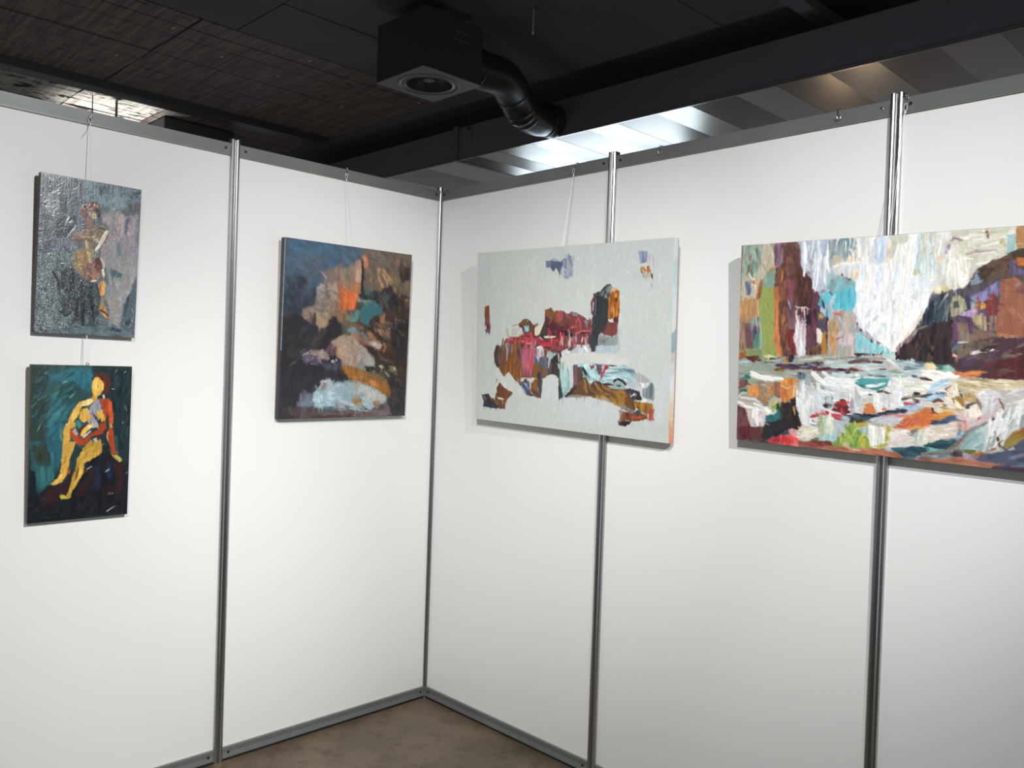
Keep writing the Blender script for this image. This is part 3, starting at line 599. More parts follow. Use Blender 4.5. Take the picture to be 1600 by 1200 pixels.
    p('9a8f8c', '140 420 400 420 520 560 300 600 140 500', c2='b0a8a4', ang=15); l('eceae6', 60, '140 480 260 550 440 580', h=1.); p('a89c9a', '260 600 400 580 560 700 560 850 340 860', c2='c2b4b6'); l('f2ece8', 90, '430 580 420 700 450 840', h=.9); l('eef0ee', 50, '380 600 370 720'); l('d8d4d2', 70, '500 700 520 840'); l('e6e4de', 46, '390 500 520 560 620 650 700 660 740 620', h=1.0); l('f0eee8', 40, '560 560 640 660'); l('cfd2cc', 26, '150 400 200 340 270 330'); l('dcdad4', 40, '190 410 400 430 520 520')
    l('f4f2ee', 70, '350 20 480 90 640 100 830 120', h=1.2, taper=.2); l('efeeea', 40, '330 60 470 110 700 150', h=1.)
    # pale curtains in the middle
    p('d2d6da', '1080 180 1240 120 1330 160 1450 500 1480 620 1300 680 1270 800 1130 800 1070 560', c2='c2c8ce', rough=2); p('a8aca8', '1040 190 1100 180 1100 420 1060 480'); d('ecedee d4d8dc bcc4ca f2f1ee c9cec6', 30, '1090 200 1420 180 1460 580 1290 660 1250 790 1130 780 1080 520', ln=330, w=46, ang=88, spread=7, seed=29)
    p('b0bcbc', '1200 60 1280 60 1270 220 1180 200', c2='8aa0a0'); p('4a485a', '1050 20 1200 20 1200 80 1110 140 1060 90', c2='7088a0'); p('8a7c74', '1270 120 1400 200 1370 250 1280 180'); l('f2f2f0', 90, '1310 30 1450 170 1610 260', h=1.1, taper=.2); l('e8eaea', 60, '1470 20 1610 120', h=.8); p('b4c0c4', '1360 260 1610 300 1610 560 1480 600 1400 420', c2='c6ced2'); d('d6dde0 a4b2ba e4e6e6', 14, '1360 280 1600 310 1600 520 1450 560', ln=190, w=40, ang=60, spread=25, seed=30)
    p('4a4650', '1460 520 1560 470 1610 520 1610 600 1490 570', c2='6a7078'); p('c4383c', '1270 700 1360 650 1480 640 1610 640 1610 680 1430 680 1290 730', c2='a83038'); p('d8a8b0', '1370 610 1490 600 1540 650 1380 660'); l('f2eae4', 40, '1480 580 1560 610'); p('d8d8e2', '1270 730 1380 720 1360 860 1250 810', c2='e6e2e4'); l('6a5070', 14, '1300 770 1350 790'); l('8a90a8', 20, '1270 830 1370 850')
    p('b7c2a8', '1390 760 1470 690 1610 680 1610 1000 1400 1000 1380 880', c2='a6b498'); d('d4dac8 98a888 c2ccb4', 14, '1400 720 1600 700 1600 980 1410 980', ln=230, w=40, ang=92, spread=7, seed=31); p('d6d0c0', '1080 1000 1110 880 1250 820 1400 900 1410 1020 1280 1080 1160 1100', c2='c9c8c0', ang=30); d('e4ddca bfc0ba f0e6c8', 10, '1110 900 1380 900 1390 1000 1120 1060', ln=200, w=44, ang=-15, spread=20, seed=32)
    p('c87884', '930 910 1030 900 1070 1000 960 1000', c2='d898a0'); p('cf3a3e', '800 1010 940 980 1070 1030 1050 1120 880 1120 720 1070', c2='e05a54', rough=2); p('a83038', '640 1040 800 1050 820 1110 700 1090'); p('a9c4c4', '1390 1040 1500 980 1610 990 1610 1080 1400 1100'); p('7a3c3a', '1080 1100 1280 1080 1610 1090 1610 1180 1300 1180', c2='8a4a40', ang=5); p('5f7a48', '1280 1050 1400 1030 1400 1080 1290 1080'); l('e8963c', 24, '1080 870 1110 880'); p('3f4a5a', '820 960 930 920 940 980 830 1000')
    # lower middle
    T(1290, 590)
    p('cfd6d8', '0 0 1610 0 1610 420 1100 540 700 600 0 560', c2='dedfda', ang=3, rough=2); p('6fb0ae', '440 80 560 10 1030 20 960 130 820 190 560 150', c2='4a9698', ang=3); p('2a6a76', '480 110 720 130 950 150 800 195 580 160', c2='35808a', ang=4); l('f0efe9', 50, '650 140 800 130 940 90', h=.9); l('dde6ec', 70, '0 30 150 130 340 120', h=.9); l('eef0f0', 50, '120 10 280 90 400 60', h=.8)
    d('eef0f0 d2dde2 b8c8ce e6e6de f4f3ee', 34, '0 40 440 60 560 180 1000 200 1600 40 1600 260 1000 330 0 330', ln=220, w=44, ang=4, spread=14, seed=34)
    p('e9e8e2', '1200 80 1610 30 1610 240 1240 300', c2='dfe0d4', ang=-5); l('3f2f2a', 34, '1500 10 1610 40'); l('3a2e2a', 40, '820 230 900 210 1020 250', c2='7a6a50'); l('2a2426', 24, '690 265 740 270'); d('f4f3f0 e2e6ea d6d6d8', 12, '1020 120 1260 80 1250 330 1060 340', ln=230, w=56, ang=88, spread=6, seed=35)
    p('5c3436', '100 500 160 380 240 340 330 350 410 560 300 580', c2='7a3034', rough=2); p('a03434', '190 360 330 350 300 440 230 420', c2='b84038'); p('9aa4ac', '0 300 130 290 110 480 0 480', c2='7a848c'); l('2c3038', 60, '0 440 60 420'); d('a8b4bc 6a727a d0d6da', 8, '20 290 140 290 120 480 20 480', ln=160, w=30, seed=36)
    p('b6b3ba', '350 270 460 200 560 250 560 560 430 560 370 420', c2='c6c4ca'); d('d8d8dc a09ca6 e6e6e8 b4b4bc', 16, '370 270 550 250 540 540 420 540', ln=270, w=34, ang=90, spread=5, seed=37); p('da8a5c', '560 540 640 360 720 370 790 480 800 560 640 580', c2='c87a4e'); p('d4d2c8', '570 340 780 270 820 300 720 400 620 400 600 540 560 520', c2='c4c4bc'); l('f6f4f0', 80, '810 270 810 420 840 540', h=1.1, taper=.3); l('eeede9', 60, '910 280 880 420 870 550', h=1.0); p('dad9d6', '900 270 1060 280 1040 480 900 500', c2='c8c8c8'); p('d08a58', '890 480 980 470 990 520 900 520')
    d('ecebe8 cfcfd0 f4f3f0 b8b8bc', 14, '900 280 1120 280 1100 480 910 480', ln=230, w=36, ang=90, spread=6, seed=38)
    p('c03040', '1230 380 1310 390 1420 400 1380 430 1240 430', c2='b04048'); p('c24a40', '1410 380 1500 340 1490 390 1420 410'); p('2f3038', '1370 350 1440 330 1480 370 1420 410'); l('8a7c60', 46, '1210 340 1340 300 1610 270', c2='4a4248'); l('333038', 50, '1410 250 1480 250'); p('86b0d2', '1140 450 1300 440 1610 380 1610 430 1400 480 1210 500', c2='a4c4dc', ang=-8); p('a8b8c8', '1500 320 1610 300 1610 400 1480 410')
    p('262a36', '330 580 560 560 700 580 900 540 1160 480 1300 510 1200 560 900 590 640 640 500 680 390 680', c2='34405a', rough=2, ang=-8); d('3c4860 22242e 4a5a78 5a6a58', 12, '380 590 1160 510 1100 560 560 650', ln=200, w=24, ang=-8, spread=10, seed=39); l('4a3c2c', 40, '360 680 480 690 580 650'); p('c02c34', '0 520 240 560 250 600 120 590 0 560', c2='a83040', ang=8); l('f2ecec', 34, '0 490 120 540 250 560'); l('b84a5c', 40, '110 590 200 630 290 680'); p('c44048', '250 450 300 540 280 580 240 540')
    p('9db2bc', '270 600 390 620 380 760 290 820 200 900', c2='b4c4cc'); p('b9c4a8', '0 600 130 620 130 820 0 900', c2='c8d0ba'); d('d6dcca aab698 e4e6dc', 10, '0 610 140 640 120 860 0 860', ln=220, w=34, ang=92, spread=6, seed=40); p('cbcfd2', '130 660 290 680 280 800 160 860', c2='b2bcc0')
    p('cfc9cb', '670 680 900 590 1180 560 1300 590 1160 760 1000 780 760 720', c2='bcc0c4', ang=-12); p('b98088', '880 600 1180 550 1160 600 900 630', c2='c894a0', ang=-8); p('c46a64', '1110 650 1180 590 1290 590 1200 640'); d('e0dcdc b4b8be d2c6ca 9a9ea6', 16, '700 660 1200 590 1150 740 760 710', ln=200, w=34, ang=-10, spread=10, seed=41); l('bdc4cc', 70, '860 690 1010 660 1200 700')
    p('d4804c', '1080 780 1200 680 1300 590 1430 540 1610 470 1610 780 1420 780 1300 800 1100 800', c2='c87446', ang=-30, rough=2); d('e0956a c06a40 d88656 b86048', 16, '1150 750 1350 600 1600 520 1600 740', ln=190, w=50, ang=-32, spread=14, seed=42); p('a9a8a0', '1280 560 1400 500 1600 440 1610 480 1430 540 1330 600', c2='c4c2ba', ang=-15)
    p('7a9a4c', '200 960 300 820 400 700 500 720 520 900 640 920 640 1060 400 1100 220 1090', c2='8aa854', rough=2); p('9aa84c', '540 930 640 920 720 1010 1000 1060 860 1100 560 1080', c2='b2ac50'); p('98b0a8', '510 780 680 770 670 910 520 900', c2='a8bcb4'); p('9cae60', '380 700 480 700 510 900 380 900', c2='88a054'); d('6a8e44 a4b860 84a04e c0bc5c', 20, '220 960 500 760 640 940 640 1060 240 1070', ln=180, w=40, ang=80, spread=40, seed=43); p('b4b44c', '950 740 1010 760 1020 1020 920 1080 940 900', c2='a0a44a'); l('c2b03c', 30, '960 740 990 860')
    p('e6e4dc', '690 740 760 720 960 760 940 980 860 1060 720 1050 690 900', c2='d6d6cc', rough=1.8); l('f6f5ef', 70, '740 740 750 900 740 1050', h=1.2, taper=.1); l('f2f1eb', 44, '810 760 820 900 800 1050', h=1.0); l('efeee6', 70, '890 780 900 900 920 1020', h=1.0); l('c4a040', 24, '520 740 640 730'); p('c9c6b8', '670 690 760 700 930 720 920 770 720 750', c2='a8a898'); p('a8c4cc', '880 1080 960 1080 1070 1140 960 1140'); p('b8d0d4', '0 880 190 880 180 960 100 1000 0 970', c2='9cc0c6'); l('dcdce0', 34, '290 830 330 900'); p('d0a888', '320 870 350 860 340 910')
    p('dcd0ce', '1000 860 1100 800 1330 820 1440 880 1610 820 1610 1060 1320 1100 1080 1080 1020 1000', c2='e6dcd8', rough=1.6, ang=-10); d('ece2de d8c6c4 cdd4ce e4d2d0', 18, '1040 880 1300 840 1320 1060 1080 1060', ln=220, w=50, ang=-14, spread=14, seed=44); p('c5ccc4', '1380 880 1610 840 1610 1060 1420 1090', c2='d6d8d0'); d('dfe2d8 a8b2a8 ccd2c8', 12, '1390 890 1600 850 1600 1060 1420 1080', ln=240, w=30, ang=92, spread=5, seed=45); p('8a847c', '1290 870 1400 790 1500 780 1400 860 1390 920 1320 910', c2='6a6e74'); p('d09a48', '1350 810 1460 750 1540 780 1420 810')
    p('2c4a58', '1040 1090 1320 1080 1610 1060 1610 1220 1160 1220', c2='3a5a66', ang=-6); p('96604c', '0 980 160 1040 330 1090 560 1110 900 1120 1200 1200 1200 1290 0 1180', c2='a87058', ang=6); p('6a3a34', '0 980 80 980 140 1060 0 1060'); l('d8b49c', 34, '300 1030 400 1110 560 1140'); p('7a9450', '100 1010 220 1000 260 1060 140 1070')
    # lower right
    T(1440, 560)
    p('cfc4b4', '0 180 560 240 900 300 1200 340 2200 330 2200 900 0 760', c2='dad2c6', ang=8, rough=2)
    p('f3ecde', '0 180 240 190 560 240 620 300 480 330 300 400 150 480 0 500', c2='f4f1ea', ang=6); p('e8d8b0', '70 60 190 70 240 160 60 180'); l('3a2c2c', 34, '0 310 80 320 180 350'); p('b46a38', '600 260 780 200 960 190 920 290 760 300 640 290', c2='d08050', ang=-8); p('c47858', '480 220 640 220 700 250 560 270'); p('8fc0b4', '350 130 430 110 520 190 380 200'); p('4a7a68', '240 130 350 120 350 170 250 180')
    p('a3c2da', '330 330 470 310 580 320 500 380 340 460 200 540 80 560 160 420', c2='b8d0e2', ang=-25); p('92b4c8', '200 540 540 520 360 620 180 680 20 680 20 620', c2='a8c8d8', ang=-6); l('4a4848', 40, '0 600 100 580 190 560'); l('667a8c', 30, '250 550 400 540 540 520'); p('b2a684', '590 330 900 310 1200 350 2200 340 2200 440 1300 470 900 480 600 520', c2='c6bc98', ang=6, rough=1.6); d('d6cca8 a09068 c4b68a e0d8be', 22, '600 340 1250 360 1560 400 1300 460 640 500', ln=300, w=30, ang=5, spread=6, seed=46)
    p('dcc8b8', '420 420 560 420 600 560 440 660 360 640', c2='e8dccc'); l('7a4a3a', 20, '390 480 480 430'); l('2e2428', 24, '610 520 660 620'); p('b08a4c', '490 630 600 590 680 640 700 760 600 760 530 700', c2='a07c40'); p('a89468', '640 560 840 530 900 640 800 700 720 640', c2='b8a478'); l('d89a60', 40, '700 650 790 640'); l('4a4450', 30, '720 740 800 720 890 690'); p('2e3440', '700 780 770 740 770 800 720 810'); p('e4dcc4', '540 640 660 760 600 780 540 720')
    p('d9dadc', '920 550 980 520 1080 500 1250 520 1220 600 1270 760 1260 850 960 860 930 700', c2='cfd2d8', rough=1.5); p('d4c6c8', '1140 640 1240 620 1290 760 1280 840 1140 850', c2='c8bcc0'); l('8a7860', 40, '880 640 930 720 950 840'); l('7a6c60', 30, '1240 640 1290 740 1320 840'); l('f2f0ec', 30, '930 560 1000 520'); p('cac6c0', '1250 540 1600 470 2200 470 2200 800 1400 820 1300 700', c2='b8b4b0', ang=-12); d('dedad4 a8a4a0 c2c0c4 eae6e0', 24, '1270 560 1600 490 2000 500 2000 760 1400 790', ln=280, w=40, ang=-16, spread=10, seed=47)
    p('e6d8cc', '720 790 920 740 960 860 900 940 720 920 690 880', c2='efe2d4'); p('ddc6c8', '560 880 680 820 700 1000 780 1080 740 1140 640 1000', c2='d4b8b8'); p('d8c8cc', '690 960 900 940 1150 860 1180 900 1000 1000 800 1100 720 1090', c2='c8b4b8', ang=-25); l('c87870', 30, '700 980 720 1120'); l('a04a3a', 30, '900 950 940 920'); p('3c2a3c', '1090 960 1130 930 1170 960 1130 975'); l('5a4a50', 26, '1250 910 1300 880')
    p('b8a070', '180 780 360 700 520 780 600 800 540 860 380 860 190 850', c2='d8cdb4', ang=6); p('c49a44', '200 880 420 820 520 830 520 890 380 950 210 960', c2='d8924c', ang=-4); p('d57c48', '0 840 100 770 160 800 200 880 170 980 60 1090 0 1110', c2='c86c40'); p('2c3040', '170 980 300 990 440 900 540 900 540 930 420 1000 290 1040 170 1030', c2='4a5a74', ang=-12); l('2a2024', 24, '190 780 200 840'); l('2a2024', 20, '170 850 230 850'); l('3a2c28', 26, '360 735 400 745'); l('6a3a3a', 46, '200 680 280 650 350 680'); 
    # bottom right corner
    T(1440, 640)
    p('e2d4d0', '60 260 380 230 560 220 580 300 560 420 300 470 180 520 100 480', c2='d8ccc0', ang=-8); d('eee0da d4c4be e8d8cc c9c4ac', 14, '100 290 540 250 540 420 200 470', ln=260, w=44, ang=-8, spread=8, seed=48); p('c6ccc0', '-20 320 90 340 110 540 20 590 -30 560', c2='d8dcd0'); p('b89888', '560 220 680 200 690 360 640 300 570 320', c2='c8a898')
    p('2a444c', '-40 600 100 540 300 480 560 470 600 520 440 640 200 640 -40 700', c2='304f58', ang=-6, rough=1.8); l('4a8894', 50, '90 600 250 640 440 640', c2='7ab0b4'); p('5f9098', '110 630 440 630 360 690 60 700', c2='80b0b0', ang=3); l('b8d0cc', 30, '20 690 240 670 380 660'); p('4a6a80', '-40 710 300 700 480 740 200 760 -40 740', c2='86a4b0', ang=3)
    p('9ab8bc', '660 560 760 380 900 280 1100 190 1200 200 1160 480 1000 600 880 660 700 620', c2='8aa8a8', ang=-40, rough=1.6); d('b0c8c8 809c9c c4d4d2 90aeb0', 18, '700 560 900 320 1100 240 1100 520 860 620', ln=260, w=36, ang=-45, spread=14, seed=49); p('5a84b0', '620 300 640 420 600 500 570 520 580 400', c2='7a9ec4'); p('8aa8b0', '640 340 690 400 600 520 580 500')
    l('6a645c', 60, '30 700 420 660 600 520 720 380 820 300 1050 210', c2='84807a', taper=.6, h=.7); p('3f3a40', '470 700 560 640 640 660 640 740 480 720', c2='564a50')
    p('d4d8d6', '1010 220 1200 150 1330 60 2200 -60 2200 120 1560 240 1440 360 1400 400 1320 560 1280 580 1180 440 1060 640 970 660 1000 480', c2='c2cac8', rough=2, ang=-60); d('f0f0ee dfe3e2 aab4b4 f4f4f2 8a9494 e8ebea', 60, '1040 240 1320 80 1600 0 2000 -40 2000 120 1500 260 1400 380 1280 540 1060 620', ln=300, w=34, ang=108, spread=12, seed=50, h=.9)
    p('a8602c', '1320 500 1440 380 1600 300 2200 200 2200 420 1560 480 1400 600 1310 580', c2='8a7a40', ang=-25); p('b0693a', '820 700 930 660 1010 680 1000 730 850 740', c2='c07a48'); l('a85c34', 40, '1100 660 1180 610'); p('c9c2b8', '1040 680 1240 610 1480 620 1480 680 1300 690 1100 690', c2='a8b4b0'); l('5a4630', 34, '1210 440 1250 590'); l('5c4a3c', 30, '1290 590 1460 720', taper=.3)
    p('5c6274', '860 740 1100 690 1300 650 1480 640 1540 480 2200 420 2200 1100 1500 980 1200 860 900 800', c2='4c5468', ang=-10, rough=2); d('6a7488 48485c 7a7c92 564a60', 26, '900 760 1500 680 2000 560 2000 980 1300 840', ln=240, w=44, ang=-12, spread=14, seed=51); p('8a7a8c', '680 700 900 740 860 800 700 760', c2='9a8ea0'); p('76783c', '680 640 880 620 880 670 760 690', c2='5f6a3c')
    p('8a5a50', '-40 740 300 760 620 750 860 800 1100 830 1300 880 1300 930 -40 800', c2='a4705c', ang=6); p('3f3444', '1160 870 1500 900 2200 960 2200 1160 1100 920', c2='4a3c4c', ang=6)
    c.fill(); c.soften(1, .8)
    flow = lambda x, y: 92 if y < .56 and x < .72 else (8 if y < .72 or x < .75 else -35)
    c.smear(1900, 8, 2.4, flow, 16, .6, jit=.08, seed=4)
    c.smear(2400, 4.5, 1.3, flow, 28, .7, jit=.14, seed=5)
    c.finish(grain=.3, fine=1.0)
    return c

def paint_white_abstract():
    c = Canvas(480, 340, [(746, 396), (1055, 371), (1044, 693), (744, 654)], 'c3cac8')
    T, p, l, d = c.tile, c.poly, c.line, c.dabs
    T(740, 370, 1)
    p('c3cac8', '0 0 330 -20 330 340 0 320', c2='bfc5c0', streak=.03, h=.15)
    p('c6cac4', '60 30 200 20 190 130 60 120', soft=14, a=.5, streak=.03, h=.15); p('b9c3c4', '120 20 300 0 300 80 140 60', soft=14, a=.4, streak=.03, h=.15)
    T(740, 370)
    p('6a7088', '1120 380 1230 360 1340 395 1400 350 1500 300 1560 330 1550 610 1440 660 1360 600 1290 490 1240 555 1190 470 1130 490', c2='7a8096', rough=1)
    p('8c97a8', '1400 370 1500 300 1560 330 1550 610 1430 640 1430 460', c2='9aa6b2'); p('5a5f78', '1220 390 1390 395 1360 540 1340 590 1290 480 1245 550 1210 480'); p('b4bcc2', '1360 540 1410 450 1430 620 1380 640', soft=1)
    d('a4aebc 727a92', 6, '1420 350 1550 340 1540 600 1440 620', ln=160, w=40, ang=70, seed=2); p('b6c0c4', '1100 250 1280 220 1500 280 1400 350 1200 350', soft=3, a=.5, streak=.04); l('9aa6b4', 26, '1230 350 1320 370')
    T(900, 360)
    p('79849e', '990 335 1100 320 1130 380 1120 500 1010 520', c2='8791a8'); p('c2bcc4', '1130 370 1220 380 1210 580 1130 560', soft=1.5, a=.8); l('8f98ac', 10, '1220 390 1215 580')
    p('b5a08c', '1010 560 1180 570 1180 690 1030 690', c2='c8b49c', rough=2); d('9c5c2c b8743c d8c4a4 8a5a3a', 12, '1020 570 1180 580 1180 680 1030 680', ln=60, w=20, ang=60, spread=40, seed=3)
    p('aaaaa0', '1030 690 1190 680 1200 750 1050 740', soft=1.5); p('c0beb0', '1050 740 1200 750 1210 830 1100 790', soft=2, a=.8); l('5a544c', 30, '1190 690 1200 760'); l('8a8078', 12, '1195 840 1195 900'); l('c9ccc6', 16, '830 830 820 890')
    # small brown mark at left edge
    T(740, 470)
    p('8a5330', '172 105 240 70 250 240 210 280 200 380 180 430', c2='74432a', rough=1); p('4f3440', '210 260 250 230 268 400 260 550 225 510 200 460 205 380', c2='7a4a58'); l('33303a', 20, '190 460 210 510'); l('a06a60', 16, '245 300 262 420')
    # centre mass
    p('6a3a3a', '500 600 720 560 780 500 700 390 760 300 840 285 920 370 940 390 1000 360 960 540 1040 520 1110 330 1120 150 1210 120 1250 170 1400 160 1450 220 1610 240 1610 800 1350 830 1000 740 480 680', c2='5a2f38', rough=1)
    p('7d4f2c', '700 385 770 300 830 310 930 380 940 480 900 520 860 420 780 400', c2='6a4a30'); p('5c4a3a', '840 300 900 330 940 400 930 500 880 480'); p('7aa0a4', '780 390 860 400 870 470 830 500 790 470', c2='8ab0b4'); l('9cc4c8', 26, '830 430 840 500'); l('3a3038', 40, '770 440 800 520'); p('7f4a58', '780 480 900 500 950 560 760 560', c2='8a4048')
    p('8a5a2c', '1115 155 1210 125 1250 170 1400 165 1390 260 1330 380 1180 260 1130 250', c2='7a4f2e', rough=1.2); p('8a4448', '1300 180 1410 170 1450 240 1440 430 1330 400 1300 300', c2='9a4a50'); p('5c2a36', '1120 350 1330 400 1610 420 1610 540 1420 580 1110 560', c2='4a222c'); p('7a3c44', '1460 240 1610 250 1610 420 1450 400', c2='6a303a'); l('8a8090', 50, '1520 200 1610 240'); l('6a707c', 30, '1190 260 1210 310')
    d('7a3c44 5a2a34 8a4a40 a0505a 4a222c', 30, '1130 260 1600 260 1600 540 1130 540', ln=120, w=36, ang=100, spread=25, seed=4); p('6a4a28', '1340 330 1400 300 1410 400 1350 410')
    p('2e2c30', '1030 540 1120 320 1130 420 1120 580 1040 590', c2='3a3836'); p('d2ceb8', '960 400 1050 400 1110 310 1040 520 980 560 950 540', soft=.6, streak=.05); l('9a6a58', 24, '1000 370 970 420')
    p('b8b8b0', '510 440 600 430 760 440 780 540 680 570 520 580', c2='c4c4bc', rough=1.5, streak=.06); l('8a7e76', 14, '520 440 540 560 620 580'); l('94897f', 12, '600 400 700 380')
    p('a23c46', '490 640 560 590 780 560 960 580 1060 600 1130 640 1300 600 1300 740 1100 720 1000 700 700 690 500 680', c2='8a3444', rough=1.6, ang=5); p('c03a3c', '1180 610 1330 600 1330 650 1200 660', c2='b03238'); p('b83a42', '1020 660 1240 690 1240 730 1080 720'); l('d24a44', 40, '900 510 910 600 905 690', h=.9); l('cc4440', 40, '1360 520 1370 600 1340 660', h=.9); l('b4464c', 30, '780 590 960 610 1060 600'); l('d8d0c8', 30, '1110 575 1280 570', h=.9); l('c4a4ac', 20, '1030 570 1080 620'); l('c890a0', 22, '970 640 960 720'); d('c05a5c a84450 d07878 8a3040', 16, '520 600 900 590 960 680 540 670', ln=110, w=22, ang=8, spread=20, seed=5)
    d('d8b8ac c87878 e0ccb8 b85058 a87080', 22, '1290 560 1600 580 1600 720 1320 740', ln=120, w=24, ang=97, spread=9, seed=6, h=.8); p('a04a52', '1240 700 1420 720 1400 790 1200 770', c2='7a4440', soft=.8)
    # left hanging streaks
    p('7e4f2c', '400 720 520 680 740 720 950 720 1100 760 1250 800 1350 830 1380 1210 480 1210 400 1060 340 960 320 840 360 700', c2='6f4830', rough=1)
    p('2e2426', '340 740 400 690 410 1020 380 1060 330 950 320 860', c2='4a3838'); p('5a4c48', '380 760 440 720 430 1000 390 980', c2='6a5a54'); p('7a6a80', '430 690 720 680 730 760 600 800 460 780', c2='8a6a78', soft=.8); p('a9c0c8', '490 665 550 670 550 690 490 690')
    d('94562a 8a5c34 7a4826 a0642e 6a4630 70503c', 44, '430 760 740 740 760 1190 480 1190', ln=330, w=36, ang=91, spread=4, seed=7); l('8a9cac', 32, '510 700 530 800 520 940'); l('7c8494', 26, '600 740 590 820'); l('2e3440', 30, '760 680 760 830'); l('34343e', 26, '700 760 715 920'); l('3a3034', 20, '690 960 700 1000')
    p('a4485c', '730 740 830 760 930 740 960 900 930 1060 900 1180 800 1180 760 1040 730 900', c2='8a4a64', rough=1.4); d('b84a5c c85a68 8a5a78 a06a80 d07068', 30, '740 760 950 760 920 1150 780 1140', ln=260, w=30, ang=91, spread=5, seed=8); l('c8605c', 36, '850 950 860 1060'); l('c85a50', 20, '930 960 920 1060')
    p('9a8494', '980 740 1090 740 1110 900 1020 960 980 900', c2='b4a4b0'); d('c8bcc6 a890a4 8a6a80', 10, '990 750 1100 760 1090 920 1000 920', ln=160, w=28, seed=9); l('d8d4d2', 40, '1000 740 1060 740 1050 800'); p('46588a', '950 880 990 900 1020 980 970 990', c2='6a88a8'); p('8a5c2e', '940 1000 1030 1000 1040 1210 930 1210', c2='7a4f2a'); p('44465a', '1040 900 1150 880 1160 1040 1080 1060 1030 1000', c2='565a6a'); p('7c5a42', '1050 1060 1160 1040 1180 1200 1060 1210', c2='6a5040')
    p('b8c6c8', '1150 800 1250 810 1300 840 1210 920 1190 1060 1160 1060 1170 900 1140 880', c2='9ab0b4', rough=1.4); p('302e32', '1240 870 1350 820 1390 850 1330 960 1330 1210 1170 1210 1190 1000', c2='3c3436', rough=1.4); l('5a4a4c', 40, '1210 980 1200 1180'); l('97b2b8', 24, '1330 840 1335 960'); p('bcc4ca', '1370 800 1430 780 1420 900 1390 960', c2='c8cccc')
    # dark standing block, right
    T(880, 430)
    p('6d4440', '0 560 60 610 140 580 260 620 380 700 440 690 460 950 430 1090 0 1090', c2='7a3c40', rough=1); p('8a4a44', '60 640 180 620 250 760 200 860 60 840', c2='703238'); p('8a8a94', '130 590 250 620 230 650 150 640', soft=.8); p('9aa4a4', '330 720 400 710 380 820 340 820', c2='7a848a'); d('a04a4c 5a2a32 8a5a60 b86a60', 22, '20 640 440 720 430 920 30 920', ln=110, w=30, ang=80, spread=40, seed=10); l('b85a4c', 26, '120 830 220 810'); l('c06a5a', 24, '200 920 300 880 420 880'); l('2e1c22', 60, '0 900 150 950'); p('3a2430', '260 900 380 890 370 930 270 930'); l('c86070', 24, '460 780 430 970')
    d('d0b4a0 a8505a e0ccb4 8a4450 b07078 8aa4b0', 22, '0 960 400 960 420 1100 20 1130', ln=120, w=26, ang=95, spread=12, seed=11, h=.8)
    p('2b2d30', '470 290 580 250 690 150 740 150 760 180 700 300 720 420 700 800 620 880 560 940 540 1100 500 1210 440 1210 390 1020 440 900 460 660 480 430', c2='35393c', rough=1.1); p('8a4a5c', '430 600 430 420 480 330 500 350 460 450 460 640', c2='7a3c4c'); p('353f42', '560 400 710 380 700 820 560 800', c2='2c3336'); l('5f6c72', 20, '520 380 490 480'); l('58646a', 18, '510 480 500 640'); p('4f5a60', '560 280 660 230 640 330 560 330', c2='6a767a')
    p('9aa09c', '660 220 740 170 780 200 740 260 760 340 700 390 650 360 680 280', c2='787e7a', rough=1.6); p('4a4640', '680 290 740 280 740 360 690 360', soft=.8); p('a8824e', '740 260 790 190 850 210 860 320 780 340', c2='c09a68'); p('8f4f1c', '710 400 760 300 850 240 880 260 885 560 860 700 710 700', c2='a05c24', rough=1.2); d('b06a2c 7a4018 c88a48 96501c', 18, '740 290 870 270 870 640 720 660', ln=160, w=26, ang=95, spread=10, seed=12); l('c9a860', 20, '830 300 825 370'); l('5a2c14', 30, '830 370 830 420')
    p('84483e', '600 900 700 740 870 720 850 920 770 970 640 940', c2='703a34', rough=1.5); p('4a2a1c', '780 680 870 640 860 740 790 720', soft=1); p('3c3436', '560 790 700 800 640 880 560 900', soft=1)
    p('98a4a6', '560 950 640 940 770 970 850 920 850 1100 700 1110 540 1110', c2='84908f', rough=1.4); p('7c7c74', '570 1010 700 1000 640 1080 560 1080', soft=1); p('b8c2c8', '520 1120 840 1100 830 1220 500 1220', c2='a8b8c0', streak=.08); l('c2c6c6', 60, '900 640 880 900 900 1180', a=.8, h=.4); p('a6acac', '850 760 880 740 880 1150 850 1200', soft=1.2, a=.7)
    # white arch sweep and lower right mass
    T(740, 550)
    p('2d2a2c', '1330 380 1370 380 1400 560 1400 720 1330 750', c2='38363a'); p('8fb2b2', '1360 260 1450 240 1490 300 1510 560 1440 660 1410 720 1370 560 1350 400', c2='7ca4a6', rough=1.2); p('9fb2a8', '1300 200 1420 160 1480 240 1360 290', c2='aab8b0'); d('a4c4c4 7aa0a2 b4d0ce', 10, '1370 290 1480 290 1480 560 1400 560', ln=260, w=24, ang=91, spread=4, seed=13)
    p('313438', '1000 310 1060 320 1080 470 1060 680 1050 730 1010 600', c2='3f4850'); p('8a5c2c', '900 480 1010 400 1010 600 1060 730 960 690 900 640', c2='7a4e2a'); p('7a5030', '500 380 560 310 740 480 700 480 600 420', c2='8a5a30')
    p('3a3440', '740 470 830 430 870 500 900 650 1060 720 830 680 780 600 730 540', c2='4a4456', rough=1.3); p('6a7a9a', '790 500 830 490 890 580 850 600', c2='8a9ab4'); l('8498b8', 26, '750 540 830 650'); l('7a6a58', 30, '860 460 880 540'); l('5a3a30', 40, '920 600 1050 700')
    p('c8cdc8', '480 390 555 315 600 380 660 460 740 540 830 680 640 720 480 620 340 330 330 240', c2='c2c8c2', rough=.6, streak=.04, h=.4); p('c6ccc6', '390 250 470 390 640 640 560 640 400 460 340 330', rough=.6, streak=.04, h=.5)
